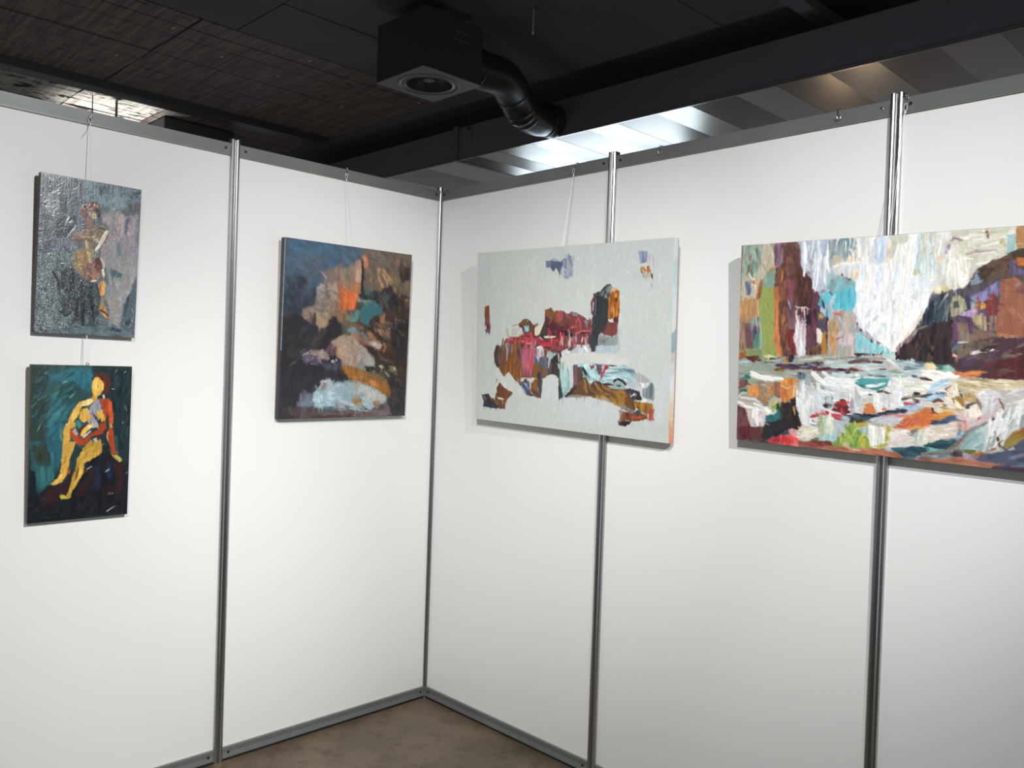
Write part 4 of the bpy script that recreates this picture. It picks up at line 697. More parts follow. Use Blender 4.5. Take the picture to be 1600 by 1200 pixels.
    p('5d3724', '370 420 410 480 480 560 620 640 560 720 500 780 500 895 400 880 340 760 360 600', c2='6a4028', rough=1.2); p('2e2426', '130 670 240 650 260 680 340 760 400 870 350 890 160 850 170 780', c2='3a3034', rough=1.2); p('33424c', '160 850 170 790 220 800 400 840 380 880', c2='22303a'); p('ccd0c8', '370 705 460 720 490 750 400 740', rough=.4); p('c8ccc6', '260 690 360 640 340 690 280 720', rough=.5); l('8a6a68', 24, '140 690 200 730 180 760'); l('8a7a50', 14, '310 730 360 800'); p('c6ccc8', '360 560 410 480 380 440 350 520 340 640 370 640', rough=.5, streak=.04)
    p('c8cdcc', '1080 470 1150 380 1230 360 1310 390 1325 600 1335 760 1070 760 1075 560', c2='c2c8c8', rough=.6, streak=.04, h=.5); l('d8d6c4', 14, '1090 460 1150 385 1240 362 1310 390 1320 520', a=.8, h=.5)
    T(880, 540)
    p('c6c9d0', '0 100 60 60 130 80 200 40 300 50 330 10 400 20 430 120 400 160 0 170', c2='b4bcc4', rough=1.6); l('d8dade', 40, '340 30 380 110', h=.9); l('d4d6da', 40, '40 90 110 130', h=.8)
    p('7c9aa2', '140 310 420 280 850 310 950 310 1110 380 1140 440 1100 560 980 620 600 580 330 520 300 400', c2='9abcc2', rough=1.2, ang=5); p('9cc0c4', '640 450 720 340 900 320 960 360 1080 460 940 500 900 600 640 580', c2='a8c8cc', ang=3); d('b4d0d2 8ab0b8 c4d4d4 7a9098', 16, '660 400 1080 380 1040 560 660 560', ln=220, w=30, ang=4, spread=9, seed=14); p('7a94ac', '920 380 1100 370 1130 430 1000 410', c2='5c6c84', ang=4)
    p('5a4a5c', '150 320 230 310 260 560 210 660 160 620', c2='6c5a6a'); p('a04458', '185 440 210 450 220 590 195 600'); p('3f3a3a', '220 330 310 330 310 560 250 640 220 560', c2='54483c'); p('33343c', '290 340 390 360 410 440 350 470 320 420', c2='2a2c34'); p('a4ccd0', '310 300 420 300 540 450 560 550 400 480 340 380', c2='b0d4d6', rough=1); p('8a3038', '410 310 500 310 490 360 440 370'); p('5c4a58', '510 300 620 300 600 430 560 460 530 400', c2='70505c'); p('c03c3c', '640 310 720 320 710 380 660 390 590 540 580 500 630 400', c2='a83038'); l('4a2430', 20, '730 320 850 320')
    p('6a4a28', '210 620 330 500 400 560 420 620 480 560 560 560 620 620 700 640 900 680 1000 720 1100 840 1130 980 1080 1060 860 940 780 900 640 850 400 800 60 820 40 790 160 640', c2='5a4030', rough=1.4, ang=20); p('3a2c28', '400 660 500 560 560 560 620 640 600 760 400 780', c2='4a3828'); p('8a6030', '580 780 720 700 900 700 1000 760 960 920 840 960 740 880 640 840', c2='96702f', ang=40); d('7a5228 a07a38 5a4030 8a6428 6a4a2c', 26, '250 640 600 640 1000 760 1040 960 800 900 400 780', ln=180, w=40, ang=40, spread=35, seed=15); l('8a6a40', 40, '330 540 370 740'); l('2c2428', 36, '40 800 130 740 200 640'); l('8a7c74', 30, '80 800 240 790 380 800')
    p('a4b8b8', '780 600 800 540 860 520 960 580 980 660 920 690 720 670', c2='8aa0a4', rough=1); l('34242a', 30, '790 570 850 530 930 560 980 620', taper=.2); p('44323a', '830 610 910 620 900 640 840 630'); l('3a2c30', 30, '620 610 780 620'); p('2c2428', '940 680 1050 680 1180 720 1240 840 1200 870 1080 840 1020 760', c2='38303a', rough=1.4); p('b4c8c8', '1030 740 1070 790 1110 740 1150 780 1080 800 1060 810', rough=.6); p('c4c8d0', '990 610 1090 560 1240 590 1240 660 1100 690', c2='b0b4c4'); p('b4b8b8', '1080 480 1180 420 1300 500 1370 560 1380 660 1240 680', c2='a0a2a4', rough=1.5); p('cfd2d0', '1180 590 1380 590 1300 680 1230 650', rough=.8); p('8f9c9e', '1230 700 1400 580 1430 700 1420 870 1300 840 1240 800', c2='6c7a80', rough=1); l('5a6870', 50, '1390 620 1370 830'); 
    p('8a5a2c', '1110 860 1300 890 1410 920 1400 1040 1310 1090 1200 1040 1130 960', c2='a07430', rough=1.2); p('5a3024', '860 1010 1080 1060 1160 1040 1320 1090 1330 1160 1180 1180 1060 1180 860 1180 900 1080', c2='74402a', rough=1.2); p('70625a', '880 930 960 930 1120 1040 1060 1070 900 990', c2='84766c'); p('3f4a54', '1100 1040 1160 1020 1240 1080 1140 1100'); p('98402e', '1060 1100 1260 1110 1200 1150 1060 1140', c2='a84a34'); p('8c3040', '1330 1040 1400 980 1425 1000 1410 1170 1340 1160', c2='a04a3c'); p('2e1c24', '850 1180 1070 1180 1040 1240 960 1270 860 1240', rough=1); l('2a2a28', 20, '1180 850 1220 860')
    p('cfd0c8', '20 180 60 150 240 125 440 120 640 140 860 180 1000 220 1000 300 860 320 620 290 400 270 230 285 140 320 100 400 70 330 20 260', c2='c9ccc6', rough=.7, streak=.04, h=.6, ang=4); p('c4ccca', '90 330 150 320 150 600 110 640', rough=.6, streak=.05)
    p('c6cccb', '0 850 220 850 420 850 640 850 760 930 870 1000 890 1080 850 1200 0 1200', c2='c2c8c7', rough=.8, soft=7, streak=.03, h=.2); p('c8ced0', '1440 560 1600 540 1600 1200 1435 1200', c2='c3cac9', rough=.5, soft=7, streak=.03, h=.15); p('d2d4d0', '1170 880 1300 840 1430 870 1410 900 1240 890', rough=.8, h=.6)
    c.smear(700, 7, 1.6, lambda x, y: 92, 14, .45, h=.2, seed=6)
    c.smear(1600, 3, 1.1, lambda x, y: 80, 50, .6, h=.3, jit=.10, seed=7)
    c.finish(grain=.12, fine=.6)
    return c

def paint_dark_landscape():
    c = Canvas(360, 404, [(447, 371), (645, 398), (632, 649), (434, 655)], '4a4a50')
    T, p, l, d = c.tile, c.poly, c.line, c.dabs
    T(430, 365)
    p('3f5f78', '180 70 1250 200 1250 480 900 600 800 700 600 860 180 860', c2='4a5a6a', rough=3, soft=2)
    p('46708c', '220 90 700 130 1200 220 1000 330 500 320 240 280', c2='3f647e', soft=3, ang=8); p('545f6a', '200 300 420 280 400 600 220 600', c2='4a5f70', soft=3); p('54626e', '560 320 860 340 820 600 600 700 440 520', c2='4c5866', soft=3, ang=20); p('3c6488', '840 400 980 370 900 520 830 560', soft=2)
    d('4a7490 3a5a74 58687a 4f6a80 465a6c', 50, '200 100 1200 230 1000 430 820 600 300 640 200 500', ln=170, w=50, ang=20, spread=35, seed=1, a=.6)
    p('33384c', '230 780 330 630 480 680 500 820 440 960 250 960', c2='2c3042', soft=2, rough=3); p('30344a', '470 960 540 860 660 840 650 960 560 1100 440 1120', c2='383e50', soft=1.5, rough=3); p('3a4658', '180 850 470 820 480 1210 160 1210', c2='2e3240', soft=2, rough=3); p('48606e', '430 820 560 800 480 960 430 980', soft=2); d('3a4050 2c2e3c 4c5a68 44505e', 34, '190 700 640 720 620 1180 190 1180', ln=140, w=44, ang=60, spread=40, seed=2, a=.6)
    p('8a7a70', '760 590 1000 480 1250 420 1250 1210 640 1210 680 850 780 780', c2='7a6c66', rough=3, soft=2); p('a08878', '800 780 970 760 990 930 860 900', c2='b09a8c', rough=2); p('8a8a8e', '690 790 780 780 790 990 720 1000 660 900', c2='9aa0a4', rough=2.5); p('7c6a62', '790 880 1000 940 980 1060 820 1040', c2='94806e', soft=1); l('b4b4b4', 40, '740 600 810 700', a=.6); l('3a3840', 16, '800 900 900 900 1000 960'); p('a08062', '840 1060 940 1050 940 1190 860 1200', c2='8c7864', soft=1.2); d('a89484 8a7c74 b8aaa0 786a66', 26, '700 800 980 780 970 1180 660 1180', ln=120, w=36, ang=20, spread=50, seed=3, a=.6)
    p('7e6c5e', '940 540 1250 500 1250 850 1000 760', c2='907a68', soft=2)
    p('c4673a', '1000 800 1100 860 1250 840 1250 1185 1000 1180', c2='d06a3c', rough=1.5, soft=.8); p('a06a4c', '1010 740 1250 740 1250 900 1020 880', soft=3, a=.7)
    T(535, 375)
    p('47617a', '0 80 360 130 330 220 200 320 100 430 0 440', c2='54687c', soft=2, ang=25); p('7a6a5c', '330 130 700 180 1120 240 1080 900 700 760 330 780 330 420', c2='6c5c52', rough=2, soft=1); p('84786a', '0 450 200 400 300 320 320 640 200 740 0 740', c2='947e6c', soft=2)
    p('5c5450', '400 150 800 200 800 360 560 400 440 300', c2='6e645c', soft=2, ang=20); p('b4836a', '320 240 390 240 420 400 340 440', c2='c4805c', soft=.9); p('b08a76', '220 340 320 320 320 620 240 680 200 620', c2='c49a84', rough=2); l('d0b0a0', 30, '260 440 240 650', a=.7); p('c07a4a', '150 680 300 640 300 820 240 830 140 820', c2='a87850', soft=1)
    p('ca6434', '0 780 80 760 140 800 240 830 220 1070 0 1090', c2='d86e3c', rough=1.2, soft=.7); d('e07a44 c05e34 b86a48', 12, '10 800 210 840 200 1060 10 1070', ln=120, w=30, ang=80, spread=40, seed=4, a=.6)
    l('2a2628', 46, '320 330 330 480 320 660 310 800', taper=.1); p('6c5c4e', '540 460 900 440 1080 700 1080 900 760 720 560 760', c2='7c6a58', soft=1.5); d('7a6a5a 5c5048 8a7862 4e4442 665848', 50, '360 440 1060 300 1060 860 720 760 380 760', ln=150, w=34, ang=62, spread=20, seed=5, a=.7)
    l('c8a070', 56, '580 450 570 540', h=.8); l('c4966a', 44, '650 460 720 560 790 640', h=.8); l('c09468', 34, '640 520 690 620 720 700', h=.8); l('c89c6c', 30, '720 600 770 690', h=.8); l('c49a6c', 30, '570 570 620 680 670 780', h=.8); l('b8936a', 60, '620 740 640 820'); l('c49a60', 24, '450 580 470 650'); l('b08c6a', 20, '830 560 860 660'); l('a8845c', 30, '830 740 840 790'); l('6a6460', 24, '540 390 540 480')
    p('3c3230', '880 260 960 320 1000 420 1080 420 1060 620 940 680 900 520', c2='504440', rough=2, soft=1.2); p('8c6a5c', '850 280 920 290 900 420 850 380', soft=1.2); p('7c6a66', '960 340 1010 380 990 420')
    p('26282a', '280 850 340 760 420 780 470 850 480 940 340 910 290 900', c2='2e3436', rough=2); p('3a6468', '340 780 430 790 430 850 350 850', soft=.8); p('2a2728', '500 820 620 800 660 740 780 710 830 860 1000 880 1070 900 1050 1200 640 1200 640 1000 540 960', c2='322c2e', rough=3); p('46605c', '620 820 740 850 740 920 690 990 630 920', c2='38504c', soft=1); p('7a5a50', '970 900 1070 900 1050 1100 990 1060', c2='94685a', soft=1.5); d('403634 5a4c44 242224 504a44 6a5a50', 40, '520 860 740 760 1050 920 1040 1200 660 1200', ln=150, w=30, ang=75, spread=25, seed=6, a=.7)
    p('44757c', '300 1080 360 960 500 970 560 1000 620 1060 620 1200 280 1200', c2='3c6c74', rough=2, soft=.8); p('7a8a7c', '250 860 310 940 420 930 460 960 360 980 320 960 240 960', c2='8a9484', soft=.8); p('484448', '220 960 320 980 330 1040 280 1080 200 1080', soft=1); p('46484e', '50 1100 220 1080 160 1150 60 1150', soft=.8); p('6a9088', '150 1160 220 1090 270 1110 270 1200 150 1210', c2='5c8a86')
    T(430, 470)
    p('96836e', '640 190 840 180 880 280 840 340 760 440 680 410 640 360', c2='a48e74', rough=1.6, soft=.8); p('867468', '440 140 560 80 640 180 560 340 430 240', c2='9a867a', rough=2); p('a07c58', '860 20 940 10 940 240 880 220', c2='8a7660', soft=1.2); d('b09a80 8a7a6a 766658 a89078', 18, '460 120 840 200 820 380 680 400 480 250', ln=110, w=30, ang=70, spread=50, seed=7, a=.6)
    p('9a7a58', '960 200 1100 140 1180 260 1060 320 980 300', c2='8a6c50', soft=1.2)
    p('2a2a30', '170 330 320 200 480 310 560 360 680 440 760 440 860 360 830 300 910 250 960 280 980 340 1040 380 1060 510 880 620 800 740 780 780 1010 940 980 1080 1060 1130 1200 1210 100 1210', c2='26242a', rough=2, soft=.8); p('323a4a', '380 400 540 380 520 480 420 460', soft=2.5); p('3a3434', '500 720 700 480 800 420 760 560 640 700', c2='443c3a', soft=1.5, ang=-40); l('5a4c50', 60, '560 340 560 200', a=.8); l('3c3036', 44, '620 200 620 360 640 400'); l('6a6a70', 20, '670 440 740 470'); l('5a4438', 24, '520 740 720 600', a=.7)
    d('2e3038 3a3438 22222a 403a40', 50, '200 380 660 460 960 360 900 600 500 800 180 1100', ln=150, w=50, ang=-40, spread=40, seed=8, a=.5)
    p('8a7c78', '420 820 560 770 740 760 830 820 860 900 840 930 700 900 620 860 520 850 440 870', c2='9a8c84', rough=1.6); p('564c60', '380 880 520 840 640 880 720 920 700 990 560 980 440 920', c2='6a5c70', rough=2.2, soft=.8); d('6c6078 4a4458 86788c 3a344a', 26, '380 880 720 900 720 1000 560 990', ln=90, w=26, ang=20, spread=60, seed=9, a=.7); l('5a6480', 40, '400 800 480 740', a=.7); p('5a3a4a', '780 780 860 660 970 740 960 800 860 840', c2='6c4a54', soft=1.2, rough=2); l('c4d0d4', 40, '880 950 960 930', h=.9); l('6a6478', 30, '270 980 330 950'); p('3c3c50', '720 940 1000 960 980 1080 760 1060', c2='4a4c60', soft=1.2, rough=3); p('2a242c', '720 910 860 940 880 980 740 960', soft=.8); d('4c5068 2e2c3a 6a7084', 14, '740 960 980 980 980 1120 800 1120', ln=70, w=22, ang=30, spread=70, seed=10, a=.7)
    p('b29a86', '870 640 1000 550 1200 520 1250 560 1250 960 1120 980 1060 920 960 800 970 720', c2='a48c7c', rough=1.6, soft=.7); p('c8a482', '980 720 1120 720 1160 920 1080 960 1000 860', c2='b8946f', soft=1.5)
    # right middle
    T(535, 480)
    p('3a2e2c', '200 240 440 160 700 60 1060 0 1000 1200 500 1200 480 700 280 560', c2='44362f', rough=2, soft=1.5); p('262629', '700 200 900 140 1060 200 1020 700 900 860 780 600', c2='30282a', soft=2, rough=3); p('8a5c46', '590 130 680 80 660 330 600 320', c2='9a6a50', soft=1.2); p('9a7256', '480 320 620 330 740 340 740 480 600 480 520 420', c2='b08060', rough=3, soft=.9); p('a8805c', '380 380 460 370 540 520 420 480', c2='8a6a4c', rough=2); l('2a2422', 50, '420 320 560 440 700 560', taper=.2); l('302624', 40, '540 400 620 520'); l('8a8480', 30, '670 440 700 490')
    d('5c4a40 8a6c54 3a3030 4a4440 745c48 2a2628', 60, '420 260 1000 160 980 600 760 600 560 480', ln=110, w=26, ang=60, spread=35, seed=11, a=.75); d('8a8078 5c5450 a09488', 16, '700 180 900 160 900 300 740 380', ln=60, w=10, ang=70, spread=30, seed=12)
    p('3f777e', '290 100 400 0 600 0 620 80 480 130 430 210 400 290 320 270 280 190', c2='356a72', rough=1.6, soft=.6); p('6c988e', '60 180 160 130 260 40 270 120 230 200 100 230', c2='5a8a84', rough=1.6); p('7c6650', '0 80 60 100 60 200 200 240 340 300 330 360 200 380 0 260', c2='6c5846', soft=1.2); l('5c4434', 24, '275 110 260 240')
    p('8a9c9c', '70 360 150 300 220 310 220 380 120 400', c2='7a9098', rough=1.6); p('4a7080', '170 330 330 390 400 470 460 490 420 510 330 460', c2='5a8090', rough=1); p('4c5048', '0 300 80 320 60 380 0 400', soft=1.2); p('525030', '0 400 120 400 140 450 60 430', soft=.8); p('7c5e58', '190 400 300 400 420 520 520 640 420 620 300 560 200 480', c2='8f6c5c', rough=1.8); p('a8a29c', '420 560 480 530 600 560 640 600 600 650 540 640 480 600', c2='b0aca6', rough=1.2); l('a87a5a', 40, '390 540 480 520 600 540', h=.7); l('9c7250', 40, '650 560 680 600 640 700', h=.7); l('7c3c2c', 26, '520 650 600 670 650 650')
    p('2c2224', '350 580 440 610 560 700 540 780 420 720 380 640', c2='34262a', soft=.8); p('42281f', '560 690 700 690 840 760 800 830 640 800', c2='3a2a28', soft=1, rough=2); l('8a6c5c', 24, '560 720 620 800 760 850', a=.8); l('6a5450', 20, '700 820 800 860')
    p('b49c88', '0 480 140 450 240 520 300 620 270 860 180 930 90 900 0 860', c2='a68e80', rough=1.6, soft=.8); p('c8ae96', '290 680 340 620 390 660 390 700 310 720', rough=1); p('949690', '270 700 390 700 500 790 500 940 360 900 260 860', c2='a2a29a', rough=1.6, soft=.8); p('a49086', '120 620 280 640 260 860 140 860', c2='988478', soft=2); d('bca894 9a8a80 ccb29a a8a8a0', 22, '20 520 240 560 460 800 460 900 40 860', ln=120, w=44, ang=70, spread=50, seed=13, a=.55)
    p('a0a494', '220 900 280 880 320 960 500 940 520 1000 380 980 240 950', c2='7c8478', rough=2); p('232626', '360 940 480 920 520 980 400 1000', rough=2); p('b8b084', '560 910 620 880 660 930 610 960', rough=1.5); p('a8a480', '740 950 830 920 850 980 780 1000', rough=1.5); l('e0d8b0', 24, '590 920 610 950', h=.9); p('46504e', '500 900 620 1000 720 1060 800 1100 760 1160 620 1060', c2='3a4446', rough=2); l('8aa0a0', 30, '660 1000 740 1080'); p('2c2e30', '540 820 760 880 740 940 560 880', soft=1); d('6a6450 3a3c38 8a866a 50544c', 20, '520 900 860 940 860 1100 640 1060', ln=80, w=18, ang=40, spread=30, seed=14)
    # bottom
    T(430, 560)
    p('26252b', '90 200 1000 200 1050 380 720 360 600 520 380 560 320 780 90 900', c2='2c2a33', soft=1.2, rough=3)
    T(535, 560)
    p('8a5c2c', '0 150 120 120 300 200 560 230 680 310 740 420 760 560 720 610 580 500 430 420 330 370 180 320 90 290', c2='96642e', rough=1.4, soft=.7); p('8a7048', '330 210 560 230 660 310 680 360 520 340 360 280', c2='7a6040', soft=1.2); p('b8782e', '20 140 70 150 140 280 90 290', c2='a86e30'); p('bd7850', '430 330 520 340 570 350 570 440 480 430 420 390', c2='cc8a60', rough=2); l('c8824c', 40, '290 270 300 340', h=.8); l('c07c44', 50, '180 300 230 310', h=.7); d('a87030 7c5428 b87c40 96683a', 20, '60 180 300 220 700 420 700 560 300 340', ln=120, w=34, ang=25, spread=30, seed=15, a=.6)
    p('26282c', '690 340 800 280 900 340 960 600 980 880 720 880 700 640 780 540', c2='302e34', rough=3, soft=1.2); p('4c382e', '760 480 880 460 900 560 780 560', soft=2); d('3a3034 4c4444 242428 5a4c44', 30, '700 300 980 300 960 860 720 860', ln=100, w=30, ang=70, spread=40, seed=16, a=.6); d('6a6a70 8a8a8c', 8, '730 580 820 580 820 760 740 760', ln=50, w=10, ang=60, spread=60, seed=17)
    p('a9bcc2', '-350 350 -200 320 0 380 100 350 280 380 430 440 560 500 700 600 640 680 500 660 480 760 560 780 420 830 200 800 0 780 -400 760 -450 600 -250 520', c2='98b2bc', rough=2, soft=.8); p('a8aca8', '240 400 430 450 690 600 630 680 400 660 240 540', c2='b4b8b4', soft=1, rough=1.5); p('a87c48', '150 640 220 560 330 680 310 750 180 720', c2='98703f', rough=1.8); p('b4a090', '170 380 260 380 220 540 160 600', soft=1.5, a=.7); p('9a7048', '470 670 560 660 560 720 480 720', soft=1); d('b8ccd2 9ab4c0 c4d0d0 8aa4b0 7c94a4', 40, '-400 420 0 400 400 460 460 760 -400 740', ln=110, w=40, ang=20, spread=60, seed=18, a=.6)
    p('5a4a4c', '-350 800 0 790 380 830 700 700 760 880 0 930 -350 940', c2='6c5c5c', rough=3, soft=1.5, ang=4); d('a8bcc4 7c848c 4a4044 8a7a78 c0ccd0', 34, '-100 700 500 720 560 840 -50 860', ln=120, w=20, ang=8, spread=20, seed=19)
    T(430, 560)
    p('5c606e', '340 700 380 560 440 500 580 560 600 720 480 760 330 760', c2='6c7482', rough=2, soft=1.2); p('7a8c98', '400 700 560 640 600 720 500 770', soft=1.5); p('40363a', '120 760 380 760 600 780 800 830 640 930 120 950', c2='544a48', rough=2, soft=1.5); p('2e2a34', '100 860 320 900 300 950 90 950', soft=1.5); l('d0b8a4', 24, '740 340 780 360 860 350'); p('4a4450', '690 490 700 410 770 380 820 400 760 480', c2='8a8488', soft=.8); l('c8c8c8', 14, '690 480 710 420 740 400'); p('a8c4d0', '600 520 720 510 900 480 980 560 920 700 640 740 580 650', c2='b4ccd4', rough=1.8); d('c4d4d8 90b0be a0bcc8 7c9cae', 20, '600 540 960 520 960 720 620 720', ln=110, w=36, ang=10, spread=50, seed=20, a=.6); p('4c6880', '740 770 900 740 940 780 800 810', soft=1); p('4a2c2c', '560 900 1200 870 1200 930 560 940', soft=1.2, ang=2)
    c.fill(); c.soften(2, .85)
    T(535, 375); d('a87450 96705a b87a54 8a7464', 16, '-60 660 240 600 230 820 -60 800', ln=90, w=34, ang=85, spread=30, seed=60, a=.6)
    c.smear(1300, 7, 2.2, lambda x, y: 60 + 60 * y, 45, .5, jit=.08, seed=7)
    c.smear(2200, 3.5, 1.1, lambda x, y: 70, 70, .65, jit=.14, seed=8)
    c.finish(grain=.5, fine=1.3)
    return c

def paint_seated_grey():
    c = Canvas(260, 420, [(66, 270), (223, 295), (209, 527), (51.5, 520)], '5c666e')
    T, p, l, d = c.tile, c.poly, c.line, c.dabs
    K = 9.23
    T(45, 265, K)
    p('565e68', '150 20 1000 160 1000 1300 100 1300', c2='69737c', rough=3, soft=2)
    p('6f767e', '240 400 440 260 480 420 440 720 280 640', c2='8d9398', rough=3, soft=2); p('3f464f', '460 400 560 380 560 620 480 640', soft=2); p('4c545d', '420 700 700 640 640 900 400 1000', c2='3c434b', soft=2, ang=-50)
    d('858d94 3f464e 9aa1a6 4e565f 6a737c 2f353c', 130, '180 80 900 200 800 500 600 900 660 1190 160 1190', ln=90, w=18, ang=-55, spread=45, seed=1, a=.5, h=.6)
    d('a4acb2 8a929a c0c6ca', 40, '240 400 470 260 460 700 280 640', ln=60, w=12, ang=-60, spread=60, seed=2, h=1.2); l('d0d4d6', 24, '590 680 530 800', h=1.2); l('b4babd', 24, '640 740 590 780', h=1.2); l('b0b6ba', 22, '690 810 620 900 570 980', h=1.2); l('c4c8ca', 40, '320 130 390 160', h=1.)
    T(130, 270, K)
    p('5f727c', '0 100 860 240 830 560 640 520 300 480 0 400', c2='6f848c', rough=3, soft=3); p('3c4a54', '240 200 400 180 360 280 250 320', soft=2); p('3c4a52', '600 280 840 250 830 360 700 360', c2='46565e', soft=2); p('7c9098', '300 420 560 300 620 480 420 540', soft=3); p('5c5e66', '640 400 840 400 830 600 700 640 660 520', soft=2.5)
    p('9a9296', '280 600 420 560 560 540 640 640 820 560 800 1300 260 1300 240 1000 380 820', c2='8c878c', rough=2.5, soft=2); p('a8a0a2', '290 640 420 640 400 760 290 720', soft=1.5); p('545f80', '590 680 690 620 690 720 630 900 600 860 600 760', c2='5c6a84', rough=1.6); p('a6968e', '520 620 600 580 620 700 590 900 530 940', soft=1.2); p('a49598', '660 700 760 640 760 860 640 900', soft=1.5); p('6c7484', '760 680 820 640 800 1200 740 1200', c2='7a8290', soft=1.5); p('6c7480', '490 900 550 960 560 1200 490 1200', soft=1.5); p('7c7880', '420 760 540 720 520 1000 400 960', c2='8a868c', soft=2)
    d('7c909a 5c6c76 90a2a8 48565e', 60, '60 160 840 280 820 420 600 480 100 400', ln=80, w=20, ang=-25, spread=50, seed=3, a=.6); d('a8a0a0 8a868c b4aaa6 7c7a82', 50, '300 620 800 620 790 1200 280 1200', ln=110, w=24, ang=80, spread=30, seed=4, a=.55)
    T(45, 395, K)
    p('5c676c', '110 0 640 0 600 200 700 400 800 600 820 1100 80 1130', c2='6a777a', rough=3, soft=2); d('808c90 4a5458 94a0a2 5c686c a8b0b2 343c40', 190, '130 20 560 20 440 400 440 700 480 1080 100 1120', ln=50, w=13, ang=60, spread=90, seed=5, a=.75, h=1.)
    p('2c3236', '440 260 620 200 700 320 900 440 940 520 880 600 800 620 600 640 440 500', c2='3c4448', rough=3, soft=1.5); p('30363a', '440 620 700 560 820 700 800 1060 600 1080 640 860 460 900', c2='4c585a', rough=3, soft=1.5); d('24292d 3c4549 1c2024 5c686b 7c888a', 100, '400 240 640 200 900 440 900 700 800 1060 480 900 420 560', ln=70, w=18, ang=75, spread=50, seed=6, a=.8, h=1.); l('22262a', 40, '350 280 420 400 440 580'); l('1f2327', 50, '690 640 680 800 660 980'); l('1f2327', 50, '770 700 760 1040'); l('1e2226', 60, '570 1040 660 1060 780 1040'); l('20252a', 50, '450 840 520 900 590 860')
    T(125, 400, K)
    p('97918f', '340 0 860 0 830 300 700 560 620 760 560 1040 400 1000 420 760 360 600 420 330', c2='8a8a8c', rough=2.5, soft=1.5); p('4c686c', '430 160 600 240 600 300 460 330 430 240', c2='3c5a60', rough=1.8, soft=.9); p('7c7c78', '460 320 620 280 560 460 470 540', c2='848a88', soft=2); p('7c868c', '370 380 460 400 480 540 380 620', soft=2); p('586770', '820 280 820 1140 560 1060 620 700 700 540', c2='4a5860', rough=2, soft=1.6); p('34434a', '640 740 700 520 720 560 680 740 640 860', soft=1); p('303e46', '650 920 740 900 700 1000 640 980', soft=1.2); p('4c5c64', '-200 980 380 930 600 1050 790 1120 780 1180 -300 1120', c2='5c6c72', rough=2, soft=1.5, ang=5); p('2c3a44', '400 1010 600 1060 580 1100 420 1060', soft=1.2); d('a8a09a 8c8a8c b0a8a4 98928f', 50, '400 300 800 100 720 500 560 1000 420 960', ln=90, w=26, ang=100, spread=30, seed=7, a=.55); d('7c8c92 4a5a62 94a4a8 64747c', 50, '640 700 810 400 780 1130 200 1080', ln=60, w=16, ang=80, spread=60, seed=8, a=.6)
    p('2c3236', '0 340 260 380 280 620 240 1000 0 1020', c2='3f4a4e', rough=3, soft=1.5); d('22272b 4c585c 6c7a7c 1c2024', 50, '0 360 270 400 260 900 0 1000', ln=60, w=18, ang=80, spread=50, seed=9, a=.8, h=1.); l('1c2024', 46, '150 560 180 880'); l('1c2024', 46, '40 680 30 1000')
    # seated figure
    T(45, 265, K)
    p('7a6256', '610 1000 680 915 860 850 1000 780 1050 1000 800 1030 640 1050', c2='9a8270', rough=1.3, soft=.8, ang=-20)
    T(130, 270, K)
    p('5a3e38', '-30 540 0 470 70 450 130 410 200 402 245 450 255 560 235 620 200 550 120 545 60 600 45 690 0 640', c2='755248', rough=1.1, ang=40); d('a08468 3c2826 8c5c50 c8b8a0 5a3a34', 26, '-20 480 200 410 240 520 110 540 30 620', ln=36, w=15, ang=30, spread=90, seed=40, a=.8, h=1.); p('3c2a2c', '190 500 240 520 260 620 230 650', soft=.6); p('8a8478', '60 560 160 560 210 600 190 680 120 660', c2='a09882', rough=1.4); p('d0bc88', '140 590 190 580 200 650 160 670', soft=.8); p('6c4640', '50 650 130 640 160 740 110 815 60 770', c2='8a6458', rough=1, ang=50); p('8a7c6c', '0 860 90 800 220 755 340 775 385 845 300 960 180 1040 0 960', c2='76685a', rough=1.2, ang=30); d('a8946c 6a5848 b8aa8c 8c7454', 22, '20 850 220 780 350 800 290 950 60 940', ln=60, w=18, ang=-25, spread=40, seed=41, a=.7); l('a08a5c', 30, '0 920 140 930 200 900', h=.9); l('5c4630', 24, '230 780 300 800 370 840'); l('c8c4b4', 60, '350 840 270 990 190 1110', h=1.1, taper=.2); l('6a4c38', 16, '385 850 320 980 240 1100'); p('b8b09c', '150 940 220 940 240 980 200 1000'); l('d0ac74', 50, '50 990 70 1100 60 1220', h=.9, taper=.1); l('6a4430', 20, '-20 960 100 970 140 960'); p('84806e', '100 980 180 980 160 1110 100 1140', c2='706a5a', soft=.8); d('9a7c60 5c4238 b09a80 74503f', 30, '0 480 200 440 220 700 300 860 150 980 0 960', ln=50, w=14, ang=60, spread=80, seed=10, a=.7, h=.9)
    T(45, 395, K)
    p('a0805c', '620 80 700 -60 900 -80 960 0 930 160 860 320 780 340 660 240', c2='8a7a62', rough=1.5); p('b09a6c', '700 0 780 0 800 280 740 260', c2='9a7c50', soft=1); l('d8bc84', 46, '860 -10 880 120', taper=.2); d('b08c60 8a6c50 c4a878 746050', 26, '640 60 900 -40 860 300 700 260', ln=70, w=20, ang=75, spread=40, seed=11, a=.65)
    T(125, 400, K)
